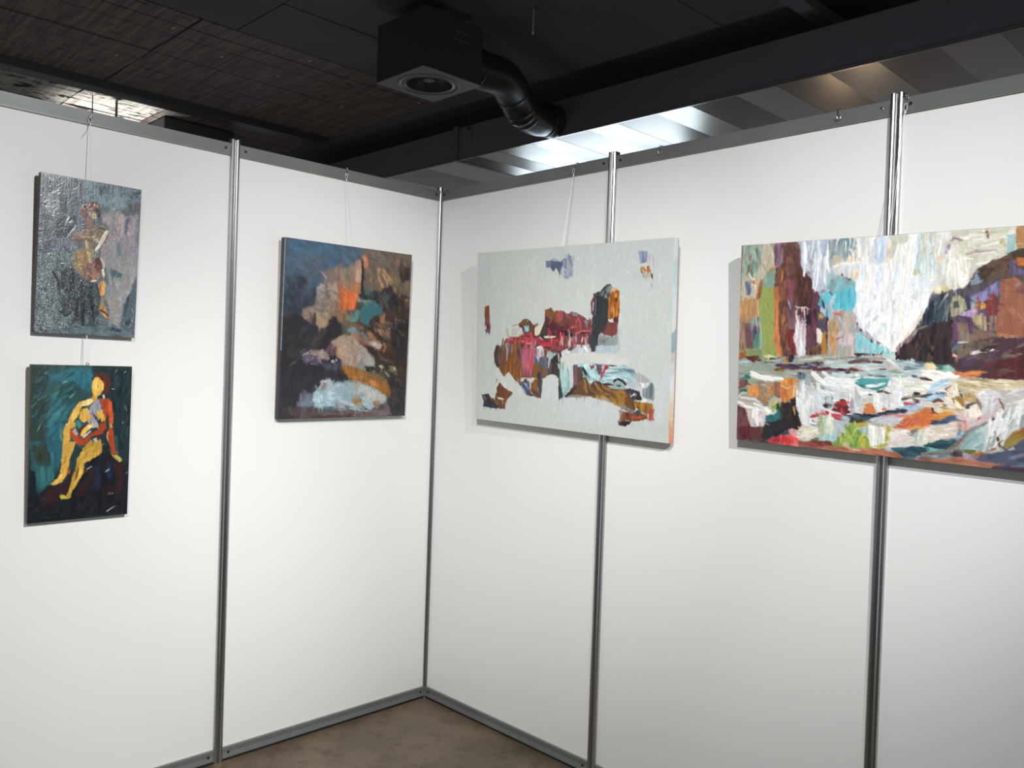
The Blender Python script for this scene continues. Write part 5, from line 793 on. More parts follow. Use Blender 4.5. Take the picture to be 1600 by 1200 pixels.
    p('7c5850', '20 140 160 100 260 20 320 200 300 330 240 360 60 340', c2='8c6a5c', rough=1.6); p('5c3230', '190 60 300 10 320 220 260 240', c2='6c3c36', rough=1.5); d('9c7c68 5a3a38 b08a74 44302e', 34, '40 140 300 60 300 330 80 340', ln=50, w=16, ang=60, spread=60, seed=12, a=.7); l('c0b8a8', 36, '310 30 350 120 340 200', h=.9); l('d8d0c0', 40, '330 200 340 300', h=1.); l('d0c0a0', 30, '170 360 240 350'); p('b98a4c', '270 400 330 330 370 380 350 560 300 580 280 500', c2='cc9c58', rough=1.2); l('a04830', 20, '290 400 290 520'); p('8a7c50', '300 590 350 590 340 700 290 720', c2='9a8c5c'); p('9a7a4c', '260 760 310 680 360 720 400 850 420 920 380 900', c2='b08c54', rough=1); l('6c2420', 26, '280 770 350 810 410 860'); l('e0b868', 22, '330 830 370 880')
    c.soften(1, .9)
    c.smear(700, 4, 1.4, lambda x, y: 70, 60, .6, h=.7, seed=9)
    c.finish(grain=.6, fine=1.2, speck=lambda x, y: np.clip(1.05 - 1.15 * x + 0.25 * (y - .5), 0.22, 1))
    return c

def paint_seated_yellow():
    c = Canvas(260, 420, [(50, 571), (207, 572), (198, 803), (41.5, 818)], '223236')
    T, p, l, d = c.tile, c.poly, c.line, c.dabs
    K = 9.23
    T(35, 565, K)
    p('2f4446', '130 50 1000 50 1000 1250 90 1250', c2='34504f', rough=3, soft=2); p('3a4a46', '140 60 320 60 300 400 380 640 300 900 340 1200 110 1200', c2='2c3a38', soft=3, ang=-50); p('2d5c68', '380 180 700 100 1000 80 1000 380 760 280 560 320 400 300', c2='2f6674', rough=3, soft=2, ang=-20); p('2f5a60', '400 480 700 400 780 620 600 860 400 1000 360 900 420 700', c2='306a70', rough=3, soft=2, ang=-55); p('2a5a68', '380 960 560 880 620 900 560 1200 340 1200 340 1060', c2='2c6474', soft=2); p('244a4c', '560 340 740 280 920 380 800 540 640 620 540 560', c2='2c5052', rough=2.5, soft=1.5, ang=-30); p('44828a', '440 760 560 660 640 640 500 800 380 900', soft=2.5, a=.8)
    d('3a6a70 264448 447c82 2c5660 1f3638', 90, '160 100 920 100 900 380 640 900 360 1150 160 1150', ln=130, w=30, ang=-50, spread=22, seed=1, a=.6); l('8ab4b4', 20, '780 440 680 520', h=1.); l('7aa8aa', 18, '640 290 580 310', h=1.); l('1f3234', 24, '740 300 830 360'); l('6a7464', 18, '250 940 210 1010', h=.9); l('5a8a8c', 24, '320 180 370 160')
    T(115, 565, K)
    p('18252a', '380 80 840 80 800 1250 480 1250 540 700 540 300 500 160', c2='1f3034', rough=3, soft=2); p('275a68', '0 150 280 180 270 420 200 430 0 310', c2='2f6c7c', rough=2.5, soft=1.5); p('2c4a4c', '0 330 200 440 260 480 60 580 0 580', soft=1.5); d('1f3236 26403f 131e24 2c4a4a', 60, '560 120 820 120 790 1200 600 1200', ln=120, w=30, ang=100, spread=25, seed=2, a=.6); l('b8c0c0', 10, '630 110 600 140', h=1.2); l('a0a8a8', 10, '760 130 730 160', h=1.2); l('9aa4a4', 14, '560 390 590 395', h=1.); l('8a9898', 12, '720 860 700 890', h=1.2); l('3a5a5a', 30, '740 630 770 700')
    T(35, 690, K)
    p('26484c', '100 0 620 0 560 300 480 500 400 640 260 760 190 700 110 400', c2='2c5658', rough=2.5, soft=2); p('2d6470', '340 0 600 0 560 260 500 400 430 360 400 200 350 140', c2='2a5a66', soft=1.8); p('25312f', '120 60 330 40 400 200 380 330 200 330', c2='2f3c38', rough=3, soft=2); p('4a848c', '400 140 440 140 440 360 420 340', soft=1.2, a=.7); p('2c5c60', '200 360 460 360 440 560 280 680 200 620', c2='34686a', soft=2); p('171c22', '80 760 260 740 330 650 420 640 900 800 900 1120 60 1180', c2='1c2228', rough=3, soft=2); p('1a2228', '100 400 190 440 190 720 100 780', soft=1.5); p('3c2427', '240 860 310 700 560 620 660 500 720 440 640 780 560 800 460 900 300 960', c2='2f2024', rough=3, soft=1.8, ang=-30); p('1d2a2c', '680 180 760 40 880 120 800 240 720 440 670 380', c2='243a3c', rough=1.5); l('2f7a94', 24, '720 130 690 180')
    d('1d262c 141a20 2a3036 332428', 60, '110 820 900 820 860 1080 110 1120', ln=140, w=26, ang=-15, spread=20, seed=3, a=.6)
    T(115, 680, K)
    p('181b22', '-60 800 160 420 400 140 480 200 560 300 700 380 800 400 770 1120 -60 1180', c2='1e2128', rough=3, soft=1.5); p('3c2426', '560 400 720 420 690 800 620 860 600 560', c2='33201f', soft=1.5, rough=2); p('1f2a48', '300 430 380 440 380 780 300 760', soft=2, a=.8); p('202c4c', '480 400 540 420 550 640 480 600', soft=2, a=.8); p('3a2224', '0 860 180 610 220 640 160 760 180 880 20 880', c2='301e22', soft=1.2); p('2c2024', '180 480 300 430 300 700 180 760', soft=2); p('2c1e20', '380 760 600 740 640 860 420 860', soft=2); d('14171d 262a32 1c2028 30262a', 70, '100 500 760 440 740 1080 0 1120', ln=120, w=24, ang=-20, spread=30, seed=4, a=.6); l('c0c4c6', 14, '470 1095 590 1015', h=1.2); l('8a9096', 14, '560 830 540 850', h=1.2); l('8a9096', 14, '520 825 495 850', h=1.2); l('9aa0a4', 16, '250 450 170 500', h=1.); l('7a848a', 14, '390 190 340 290', h=1.); l('8a929a', 24, '510 490 450 530', h=1.); l('6a7478', 12, '780 520 740 560', h=1.)
    p('244c50', '590 0 640 0 640 240 690 320 600 220', soft=1); 
    # figure: hair, head, arms
    T(115, 565, K)
    p('43241f', '280 210 330 170 430 155 510 210 540 320 500 440 440 490 410 470 440 330 380 240', c2='532c24', rough=1); p('6c2c22', '400 270 470 280 450 380 420 400', soft=.6); p('dcae52', '270 300 300 220 360 215 400 260 440 310 430 390 390 470 330 510 280 480 262 390', c2='e4b85c', rough=.9); l('8a6028', 12, '350 340 355 375'); p('c89a44', '270 480 350 490 330 550 270 560'); l('b8bcc4', 30, '430 480 440 545', h=.9); p('9c4024', '360 510 420 540 500 530 550 570 560 700 510 760 480 720 460 900 480 960 440 960 420 700 400 620', c2='b04a26', rough=1.2); p('b4481f', '500 560 555 570 575 860 560 910 510 880 500 740', c2='c0522a', rough=1); p('c49a5c', '510 890 560 900 570 950 520 960'); p('b04820', '500 960 570 965 590 1210 530 1210 490 1060', c2='a4421f', rough=.9); l('d8a870', 14, '490 1010 480 1090 520 1200')
    p('8f8f9a', '250 630 340 530 380 560 400 640 420 720 350 870 360 960 280 960 200 860 170 790', c2='a0a0aa', rough=1.3); p('d8aa52', '80 580 260 530 300 560 240 620 110 650', c2='e6c480', rough=1.1); p('dca84a', '80 590 120 640 80 760 20 840 -60 920 -90 900 -40 760 20 660', c2='e0b458', rough=1); l('eed49a', 30, '110 630 200 590', h=.8)
    p('c79c40', '110 690 200 660 220 740 260 790 220 850 140 880 70 820', c2='d4a848', rough=1.1); p('a8a4ac', '160 790 260 700 230 760', rough=.6); p('e0b44e', '330 710 400 700 440 770 460 830 400 870 350 800', c2='d8a840', rough=1); p('4a2426', '270 730 320 790 380 880 360 900 300 820', soft=.6); p('3f7a76', '30 860 60 840 120 910 80 970 40 930', rough=.8); p('4a2028', '60 980 140 920 180 920 100 1020 90 1080 60 1040', soft=.6); p('dcac4a', '90 1050 120 980 200 910 280 890 290 930 200 990 120 1090', c2='e2b654', rough=.9); l('f2ece0', 30, '220 940 250 935', h=1.); l('d0ccc8', 30, '140 1090 240 1000', h=.8)
    p('b0431f', '0 1040 60 1060 130 1130 200 1080 300 1000 360 960 370 900 440 880 460 960 420 1040 330 1060 240 1100 160 1200 80 1190 20 1120', c2='a03c1e', rough=1.2); p('a8a8ac', '0 970 60 1040 40 1060 0 1030'); p('4a2428', '340 1080 400 1080 360 1140 330 1150', soft=.6)
    T(35, 565, K)
    p('dcae50', '620 900 700 860 760 880 760 950 700 970 660 1210 580 1210 590 1000', c2='d2a44a', rough=1); p('c44e24', '680 970 730 980 760 1060 860 1140 820 1210 740 1140 680 1060', c2='b0441f', rough=1); l('f0d8a0', 20, '640 910 680 880'); p('5a7c74', '540 1000 590 960 580 1170 520 1090', soft=.8); p('a8a8b0', '720 1010 770 950 800 1060 760 1050')
    T(35, 690, K)
    p('d8aa50', '580 0 760 0 730 120 670 280 650 400 620 500 560 590 440 640 405 610 500 530 540 420 560 250', c2='cc9e48', rough=1); p('e2b85a', '400 610 500 530 560 560 480 630', c2='d8ac50'); p('a84a28', '640 410 680 400 690 440 640 480'); l('a87c34', 18, '620 200 600 320'); l('f0cc84', 20, '560 480 530 540')
    p('b08a3c', '780 260 860 130 1000 60 1150 40 1140 160 960 280 880 320 870 460 800 580 720 700 680 820 600 820 540 830 528 790 560 765 620 780 680 640 720 480 760 380', c2='c49a42', rough=1); p('d0a648', '800 340 880 280 870 440 800 560 760 600', c2='dcb04c', soft=.8); l('4a2c22', 20, '800 380 770 520 740 560'); p('c8b848', '530 780 580 765 640 800 640 825 550 828', rough=.7); l('c4b050', 22, '700 640 660 800')
    T(115, 680, K)
    p('b08a38', '120 200 240 60 300 100 390 50 400 130 330 220 180 320 60 380', c2='c09640', rough=1); d('c8a048 9c7a34 d0a84c', 14, '120 230 380 110 300 220 120 320', ln=110, w=30, ang=-40, spread=15, seed=5, a=.6); p('b04a22', '490 0 580 0 600 220 560 260 530 200', c2='a03f1f', rough=.8); p('8a4a2c', '530 220 600 220 650 280 600 280 560 290', soft=.6); p('b8a448', '560 290 620 275 690 330 700 370 665 385 610 350', c2='c4b45c', rough=.7); l('9c8c3c', 14, '540 260 570 310 650 380'); p('c4c4bc', '270 60 340 20 340 80 300 100', soft=.6)
    c.soften(1, .7)
    c.smear(900, 5, 1.5, lambda x, y: -55, 30, .5, h=.5, jit=.09, seed=10)
    c.finish(grain=.4, fine=1.2)
    return c

# ------------------------------------------------------------------ paintings
def srgb2lin(a):
    return np.where(a <= 0.04045, a / 12.92, ((a + 0.055) / 1.055) ** 2.4)
def paint_material(name, rough, coat):
    m = bpy.data.materials.new(name); m.use_nodes = True; nt = m.node_tree; b = nt.nodes['Principled BSDF']
    at = nt.nodes.new('ShaderNodeAttribute'); at.attribute_name = 'pigment'
    nt.links.new(at.outputs['Color'], b.inputs['Base Color'])
    b.inputs['Roughness'].default_value = rough; b.inputs['Specular IOR Level'].default_value = 0.45
    b.inputs['Coat Weight'].default_value = coat; b.inputs['Coat Roughness'].default_value = 0.18
    tc = nt.nodes.new('ShaderNodeTexCoord'); n = nt.nodes.new('ShaderNodeTexNoise'); n.inputs['Scale'].default_value = 420; n.inputs['Detail'].default_value = 2
    nt.links.new(tc.outputs['Object'], n.inputs['Vector'])
    bp = nt.nodes.new('ShaderNodeBump'); bp.inputs['Strength'].default_value = 0.15; bp.inputs['Distance'].default_value = 0.001
    nt.links.new(n.outputs['Fac'], bp.inputs['Height']); nt.links.new(bp.outputs['Normal'], b.inputs['Normal'])
    return m
def canvas_mesh(name, c, Wd, Ht, relief, gain, black):
    nx, ny = c.nx, c.ny
    xs = np.linspace(-Wd / 2, Wd / 2, nx, dtype=np.float32); zs = np.linspace(Ht, 0, ny, dtype=np.float32)
    X, Z = np.meshgrid(xs, zs)
    h = np.clip(c.h, -0.3, 1.6); ed = np.minimum(np.minimum(np.arange(nx), np.arange(nx)[::-1])[None, :], np.minimum(np.arange(ny), np.arange(ny)[::-1])[:, None])
    Y = -0.0012 - relief * h * np.clip(ed / 4.0, 0, 1)
    co = np.stack([X, Y.astype(np.float32), Z], -1).reshape(-1, 3)
    me = bpy.data.meshes.new(name); nv = nx * ny; nf = (nx - 1) * (ny - 1)
    me.vertices.add(nv); me.vertices.foreach_set('co', co.ravel())
    i = np.arange(nv).reshape(ny, nx); q = np.stack([i[:-1, :-1], i[1:, :-1], i[1:, 1:], i[:-1, 1:]], -1).reshape(-1)
    me.loops.add(nf * 4); me.loops.foreach_set('vertex_index', q.astype(np.int32))
    me.polygons.add(nf); me.polygons.foreach_set('loop_start', np.arange(0, nf * 4, 4, dtype=np.int32)); me.polygons.foreach_set('loop_total', np.full(nf, 4, np.int32))
    me.update(); me.validate()
    me.polygons.foreach_set('use_smooth', np.ones(nf, bool))
    col = np.clip((srgb2lin(c.img) - black) * gain, 0.003, 0.92); col = np.concatenate([col, np.ones((ny, nx, 1))], -1).astype(np.float32)
    at = me.color_attributes.new('pigment', 'FLOAT_COLOR', 'POINT'); at.data.foreach_set('color', col.ravel())
    return me
def painting(name, c, wall_side, u, z, Wd, Ht, tilt, roll, db, thick, label, edge_mat, rough, coat, relief, gain, black=0.004, rim=None):
    loc = (u, -db, z) if wall_side == 'R' else (db, u, z)
    root = empty(name, loc, (tilt, roll, 0 if wall_side == 'R' else math.pi / 2)); tag(root, label, 'painting', 'paintings hung on the stand walls')
    link('painted_canvas', canvas_mesh('painted_canvas', c, Wd, Ht, relief, gain, black), paint_material(name + '_paint', rough, coat), root)
    bm = bmesh.new(); e = 0.0008
    add_box(bm, -Wd / 2 - e, Wd / 2 + e, -0.0008, thick, -e, Ht + e, 0.0012)
    link('canvas_edge', bm_me(bm, 'canvas_edge'), edge_mat, root)
    if rim:
        link('paint_rim', box_me('paint_rim', -Wd / 2 - e - 0.0004, -Wd / 2 + 0.0022, -0.0026, 0.0004, 0.38 * Ht, Ht), rim, root)
    for sx in (-1, 1):
        link('stretcher_bar', box_me('stretcher_bar', sx * Wd / 2 - (0.03 if sx > 0 else -0.0), sx * Wd / 2 + (0.0 if sx > 0 else 0.03), thick + 0.0002, thick + 0.004, 0.0, Ht), M_WOOD, root)
    for zz in (0.0, Ht - 0.03):
        link('stretcher_bar', box_me('stretcher_bar', -Wd / 2 + 0.031, Wd / 2 - 0.031, thick + 0.0002, thick + 0.004, zz, zz + 0.03), M_WOOD, root)
    return root
M_WOOD = mat('pine_stretcher', (0.42, 0.30, 0.18), 0.6, noise=((0.34, 0.23, 0.13), 20, 0.5, (1, 1, 6)))
M_EDGE_DARK = mat('dark_painted_edge', (0.020, 0.019, 0.022), 0.5, noise=((0.035, 0.032, 0.034), 30, 0.5, ONE))
M_EDGE_BROWN = mat('brown_stained_edge', (0.045, 0.033, 0.028), 0.5, noise=((0.10, 0.075, 0.055), 14, 0.5, ONE))
M_EDGE_GORGE = mat('smeared_canvas_edge', (0.10, 0.055, 0.045), 0.5, noise=((0.22, 0.17, 0.13), 9, 0.6, ONE))
M_RIM = mat('pale_blue_paint_rim', (0.085, 0.14, 0.19), 0.35, noise=((0.26, 0.36, 0.42), 40, 0.6, ONE))
def drip_edge():
    # pale edge with smears of the colours beneath, changing along its height
    m = mat('colour_smeared_edge', (0.5, 0.55, 0.56), 0.5); nt = m.node_tree; b = nt.nodes['Principled BSDF']; tc = nt.nodes['Texture Coordinate']
    sp = nt.nodes.new('ShaderNodeSeparateXYZ'); nt.links.new(tc.outputs['Object'], sp.inputs[0])
    n = nt.nodes.new('ShaderNodeTexNoise'); n.inputs['Scale'].default_value = 45; nt.links.new(tc.outputs['Object'], n.inputs['Vector'])
    ad = nt.nodes.new('ShaderNodeMath'); ad.operation = 'MULTIPLY_ADD'; ad.inputs[1].default_value = 0.17; nt.links.new(n.outputs['Fac'], ad.inputs[0]); nt.links.new(sp.outputs['Z'], ad.inputs[2])
    mr = nt.nodes.new('ShaderNodeMapRange'); mr.inputs[1].default_value = 0.0; mr.inputs[2].default_value = 0.80; nt.links.new(ad.outputs[0], mr.inputs[0])
    r = nt.nodes.new('ShaderNodeValToRGB'); nt.links.new(mr.outputs[0], r.inputs[0])
    els = [(0.0, (.60, .22, .11)), (.16, (.60, .24, .13)), (.24, (.62, .44, .31)), (.31, (.62, .58, .50)), (.38, (.60, .63, .64)), (.46, (.46, .50, .55)), (.51, (.50, .40, .38)), (.55, (.20, .30, .38)), (.60, (.24, .36, .44)), (.64, (.56, .61, .62)), (.78, (.54, .61, .63)), (.88, (.40, .51, .55)), (1.0, (.54, .60, .61))]
    cr = r.color_ramp
    while len(cr.elements) > 1: cr.elements.remove(cr.elements[-1])
    cr.elements[0].position = els[0][0]; cr.elements[0].color = (*els[0][1], 1)
    for p_, c_ in els[1:]:
        e = cr.elements.new(p_); e.color = (*c_, 1)
    # the top, bottom and left edges are plain pale paint
    gt = nt.nodes.new('ShaderNodeMath'); gt.operation = 'GREATER_THAN'; gt.inputs[1].default_value = 0.45; nt.links.new(sp.outputs['X'], gt.inputs[0])
    mx = nt.nodes.new('ShaderNodeMix'); mx.data_type = 'RGBA'; mx.inputs[6].default_value = (.42, .42, .40, 1); nt.links.new(gt.outputs[0], mx.inputs[0]); nt.links.new(r.outputs[0], mx.inputs[7])
    nt.links.new(mx.outputs[2], b.inputs['Base Color'])
    return m
painting('painting_gorge', paint_gorge(), 'R', 2.174, 1.4003, 0.96, 0.6573, 0.055, 0.0195, 0.052, 0.0255, 'large colourful gorge and waterfall oil painting, cut off by the right of the photo', M_EDGE_GORGE, 0.36, 0.25, 0.0011, 1.0)
painting('painting_white_abstract', paint_white_abstract(), 'R', 0.8888, 1.3839, 1.0545, 0.7477, 0.046, 0.0225, 0.051, 0.0245, 'wide off-white abstract painting with red and brown patches, next to the corner', drip_edge(), 0.45, 0.0, 0.0008, 1.03)
painting('painting_dark_landscape', paint_dark_landscape(), 'L', -0.5335, 1.3884, 0.6555, 0.7515, 0.034, -0.0095, 0.034, 0.026, 'dark blue and brown landscape painting with an orange patch on the left wall', M_EDGE_DARK, 0.36, 0.2, 0.0009, 0.84, rim=M_RIM)
painting('painting_seated_grey', paint_seated_grey(), 'L', -1.614, 1.6925, 0.3304, 0.5385, 0.040, 0.006, 0.028, 0.022, 'small grey crusty painting of a seated figure, upper one of the pair', M_EDGE_DARK, 0.30, 0.25, 0.0008, 1.12)
painting('painting_seated_yellow', paint_seated_yellow(), 'L', -1.6204, 1.0443, 0.3283, 0.5408, 0.036, -0.0067, 0.025, 0.019, 'small teal painting of a yellow and red seated nude, lower one of the pair', M_EDGE_BROWN, 0.3, 0.3, 0.0008, 1.0)

# ------------------------------------------------------------------ overhead ducts
DZ = 3.2; DY = 1.5; DT = 3.43; DW = 0.95
dr = empty('ventilation_duct', (0, DY, DZ)); tag(dr, 'long black rectangular duct with bare metal underside above the right wall', 'air duct')
def duct_part(nm, x0, x1, y0, y1, z0, z1, m, bev=0.0): return link(nm, box_me(nm, x0, x1, y0 - DY, y1 - DY, z0 - DZ, z1 - DZ, bev), m, dr)
XF = -1.655
duct_part('side_panel', -4.6, XF - 0.02, DY, DY + 0.004, DZ, DT, M_BLACK); duct_part('side_panel', XF + 0.02, 5.2, DY, DY + 0.004, DZ, DT, M_BLACK)
duct_part('top_panel', -4.6, 5.2, DY + 0.004, DY + DW, DT - 0.004, DT, M_BLACK); duct_part('far_panel', -4.6, 5.2, DY + DW, DY + DW + 0.004, DZ, DT, M_BLACK)
duct_part('bottom_edge', -4.6, XF - 0.02, DY - 0.006, DY + 0.012, DZ - 0.010, DZ, M_BLACK); duct_part('bottom_edge', XF + 0.02, 5.2, DY - 0.003, DY + 0.012, DZ - 0.010, DZ + 0.002, M_BLACK)
duct_part('flange', XF - 0.019, XF - 0.002, DY - 0.022, DY + DW + 0.02, DZ - 0.016, DT + 0.012, M_BLACK, 0.002); duct_part('flange', XF + 0.002, XF + 0.019, DY - 0.022, DY + DW + 0.02, DZ - 0.016, DT + 0.012, M_BLACK, 0.002)
for a_, b_ in ((-4.6, XF - 0.02), (XF + 0.02, 5.2)):
    duct_part('edge_strip', a_, b_, DY - 0.002, DY + 0.013, DZ - 0.0125, DZ - 0.0105, M_GALV)
x = XF + 0.02; i = 0; pitch = 0.268
seq = [-0.13 - pitch * k for k in range(6, -1, -1)]
xs = [-4.6 + k * 0.42 for k in range(0, 7)] + [XF - 0.02]
edges = [(a, b) for a, b in zip(xs, xs[1:])]
xr = [XF + 0.02, -1.47] + [-1.20 + pitch * k for k in range(0, 24)]
edges += [(a, b) for a, b in zip(xr, xr[1:])]
for k, (a, b) in enumerate(edges):
    t = 0.0085 if k % 2 else -0.0085      # sheets lap like shallow steps: every other one is pitched the other way
    bm = bmesh.new(); add_box(bm, a - 0.001, b + 0.001, DY + 0.013 - DY, DW, -0.002, 0.0)
    for v in bm.verts: v.co.z += t * ((v.co.x - (a + b) / 2) / ((b - a) / 2)) - 0.002 + (0.0 if k % 2 else -0.0008)
    link('bottom_panel', bm_me(bm, 'bottom_panel'), M_GALV, dr)
# rods carrying the duct
ROD = bpy.data.meshes.new('x')
def rod(x, y, z0, z1, r, m, label, nut=True):
    t = empty('hanger_rod', (x, y, z0)); tag(t, label, 'hanger rod', 'rods hanging from the ceiling')
    link('rod', tube_me('rod', [(0, 0, 0), (0, 0, z1 - z0)], r, 8), m, t)
    if nut: link('nut', lathe_me('nut', [(0, -0.004), (r * 2.2, -0.004), (r * 2.2, 0.008), (0, 0.008)], 6), m, t)
    return t
M_ROD = mat('galvanised_rod', (0.10, 0.10, 0.095), 0.4, 0.6); M_ROD2 = mat('yellowed_rod', (0.42, 0.40, 0.33), 0.5, 0.3)
rod(-1.52, DY - 0.012, DZ + 0.20, CZ, 0.0035, M_ROD, 'thin dark rod holding the long duct beside its joint')
hb = empty('duct_bracket', (-1.52, DY - 0.002, DZ + 0.12)); tag(hb, 'small black bracket on the duct side below its hanger rod', 'bracket')
link('plate', box_me('plate', -0.03, 0.03, -0.005, 0.001, 0, 0.075, 0.001), M_BLACK, hb); link('bolt', lathe_me('bolt', [(0, 0.01), (0.008, 0.01), (0.008, 0), (0, 0)], 8), M_ROD, hb).location = (0, -0.012, 0.075)
r3 = empty('pendant_rod', (-0.045, 0.643, CZ - 0.135)); tag(r3, 'pale rod with a bulb end hanging alone from the black ceiling', 'rod')
link('rod', tube_me('rod', [(0, 0, 0.02), (0.0, 0, 0.134)], 0.0042, 8), M_ROD2, r3); link('tip', lathe_me('tip', [(0, -0.012), (0.006, -0.008), (0.0078, 0.004), (0.0065, 0.022), (0, 0.026)], 12), M_ROD2, r3, True)
link('ceiling_plate', box_me('ceiling_plate', -0.02, 0.02, -0.01, 0.01, 0.130, 0.135), M_ROD, r3)

# air diffuser box
BX0, BX1, BY0, BY1, BZ0, BZ1 = -0.735, -0.313, 0.112, 0.520, 3.2, 3.52
bx = empty('air_diffuser', (0.5 * (BX0 + BX1), 0.5 * (BY0 + BY1), BZ0)); tag(bx, 'black square ventilation box with a round outlet in its grey underside', 'air diffuser')
hx = 0.5 * (BX1 - BX0); hy = 0.5 * (BY1 - BY0); hz = BZ1 - BZ0
link('housing', box_me('housing', -hx, hx, -hy, hy, 0.095, hz, 0.0), M_BOX, bx)
for a0, a1, b0, b1 in ((-hx, hx, -hy, -hy + 0.004), (-hx, hx, hy - 0.004, hy), (-hx, -hx + 0.004, -hy + 0.004, hy - 0.004), (hx - 0.004, hx, -hy + 0.004, hy - 0.004)):
    link('skirt', box_me('skirt', a0, a1, b0, b1, 0.004, 0.095), M_BOX, bx)
# face plate with a round opening
bm = bmesh.new(); seg = 64; R0 = 0.170
outer = []; inner = []
for k in range(seg):
    a = 2 * math.pi * k / seg; ca, sa = math.cos(a), math.sin(a); s = min((hx + 0.004) / max(abs(ca), 1e-6), (hy + 0.004) / max(abs(sa), 1e-6))
    outer.append(bm.verts.new((ca * s, sa * s, 0))); inner.append(bm.verts.new((R0 * ca, R0 * sa, 0)))
for k in range(seg):
    bm.faces.new((outer[k], outer[(k + 1) % seg], inner[(k + 1) % seg], inner[k]))
ret = bmesh.ops.extrude_face_region(bm, geom=bm.faces[:]); bmesh.ops.translate(bm, verts=[v for v in ret['geom'] if isinstance(v, bmesh.types.BMVert)], vec=(0, 0, 0.004))
link('face_plate', bm_me(bm, 'face_plate'), M_PLATE, bx)
link('outlet_ring', lathe_me('outlet_ring', [(0.170, 0.004), (0.170, -0.003), (0.1655, -0.003), (0.1655, 0.0), (0.137, 0.0), (0.135, -0.003), (0.131, -0.003), (0.131, 0.004)], 64), M_PLATE, bx, True)
link('ring_groove', lathe_me('ring_groove', [(0.1655, -0.0004), (0.1615, -0.0004), (0.1615, 0.001)], 64), M_HOLE, bx)
link('outlet_bowl', lathe_me('outlet_bowl', [(0.131, 0.004), (0.128, 0.02), (0.105, 0.058), (0.060, 0.085), (0.0, 0.09)], 48), M_HOLE, bx, True)
link('centre_disc', lathe_me('centre_disc', [(0, 0.022), (0.031, 0.022), (0.033, 0.025), (0.031, 0.028), (0, 0.028)], 32), M_PLATE, bx)
for k in range(3):
    a = 2 * math.pi * k / 3 + .5
    link('outlet_vane', tube_me('outlet_vane', [(0.030 * math.cos(a), 0.030 * math.sin(a), 0.026), (0.122 * math.cos(a), 0.122 * math.sin(a), 0.022)], 0.0025, 6), M_HOLE, bx)
for zz in (0.20, 0.245):
    link('latch', box_me('latch', hx, hx + 0.004, -0.005, 0.11, zz, zz + 0.006), M_BLACK, bx)

# round spiral duct from the box to the long duct
path = spline([(-0.43, 0.526, 3.343), (-0.43, 0.62, 3.343), (-0.44, 0.80, 3.348), (-0.53, 0.98, 3.322), (-0.60, 1.13, 3.277), (-0.645, 1.29, 3.268), (-0.66, 1.40, 3.285), (-0.66, 1.488, 3.288)], 10)
fx = empty('flexible_duct', (-0.43, 0.52, 3.34)); tag(fx, 'bent round black duct joining the ventilation box to the long duct', 'air duct')
off = Vector(fx.location); R = 0.108
n = len(path); rr = [R * (1.0 + 0.006 * math.cos(k * math.pi)) for k in range(n)]
o = link('duct_bend', tube_me('duct_bend', [p - off for p in path], rr, 32), M_FLEX, fx, True)
for k in (6, 28, 37, 40, 43, 62):
    p0, p1 = path[k] - off, path[min(k + 1, n - 1)] - off; d_ = (p1 - p0).normalized()
    link('duct_band', tube_me('duct_band', [p0 - d_ * 0.006, p0 - d_ * 0.003, p0 + d_ * 0.003, p0 + d_ * 0.006], [R + 0.0005, R + 0.004, R + 0.004, R + 0.0005], 32), M_FLEX, fx, True)
cl = link('band_clamp', box_me('band_clamp', -0.012, 0.012, -0.02, 0.02, -0.012, 0.006, 0.002), M_ROD, fx); cl.location = path[38] - off + Vector((-0.02, -0.02, -0.108))

# black duct crossing behind the left wall, and rods in front of the lit boards
cd = empty('crossing_duct', (-3.9, 0.42, 3.38)); tag(cd, 'black box duct behind the left wall at the end of the lit boards', 'air duct')
link('duct_body', box_me('duct_body', -1.4, 0.2, -0.30, 0.30, -0.16, CZ - 3.38 - 0.01, 0.004), M_BOX, cd)
link('bottom_edge', box_me('bottom_edge', -1.4, 0.2, -0.312, -0.301, -0.165, -0.14), M_BOX, cd)
rod(-3.60, -0.46, 3.40, CZ - 0.01, 0.004, M_ROD, 'thin dark rod before the lit boards, left of the pipe', False)
pp = empty('ceiling_pipe', (-3.62, -0.28, 3.22)); tag(pp, 'short grey pipe with a collar before the lit boards above the left wall', 'pipe')
link('pipe', tube_me('pipe', [(0, 0, 0), (0, 0, CZ - 3.22 - 0.01)], 0.009, 10), M_ROD, pp); link('collar', lathe_me('collar', [(0.009, 0.20), (0.034, 0.205), (0.034, 0.213), (0.009, 0.216)], 16), M_ROD, pp); link('socket', lathe_me('socket', [(0.0, 0.0), (0.02, 0.0), (0.022, 0.09), (0.0, 0.092)], 12), M_ROD2, pp)

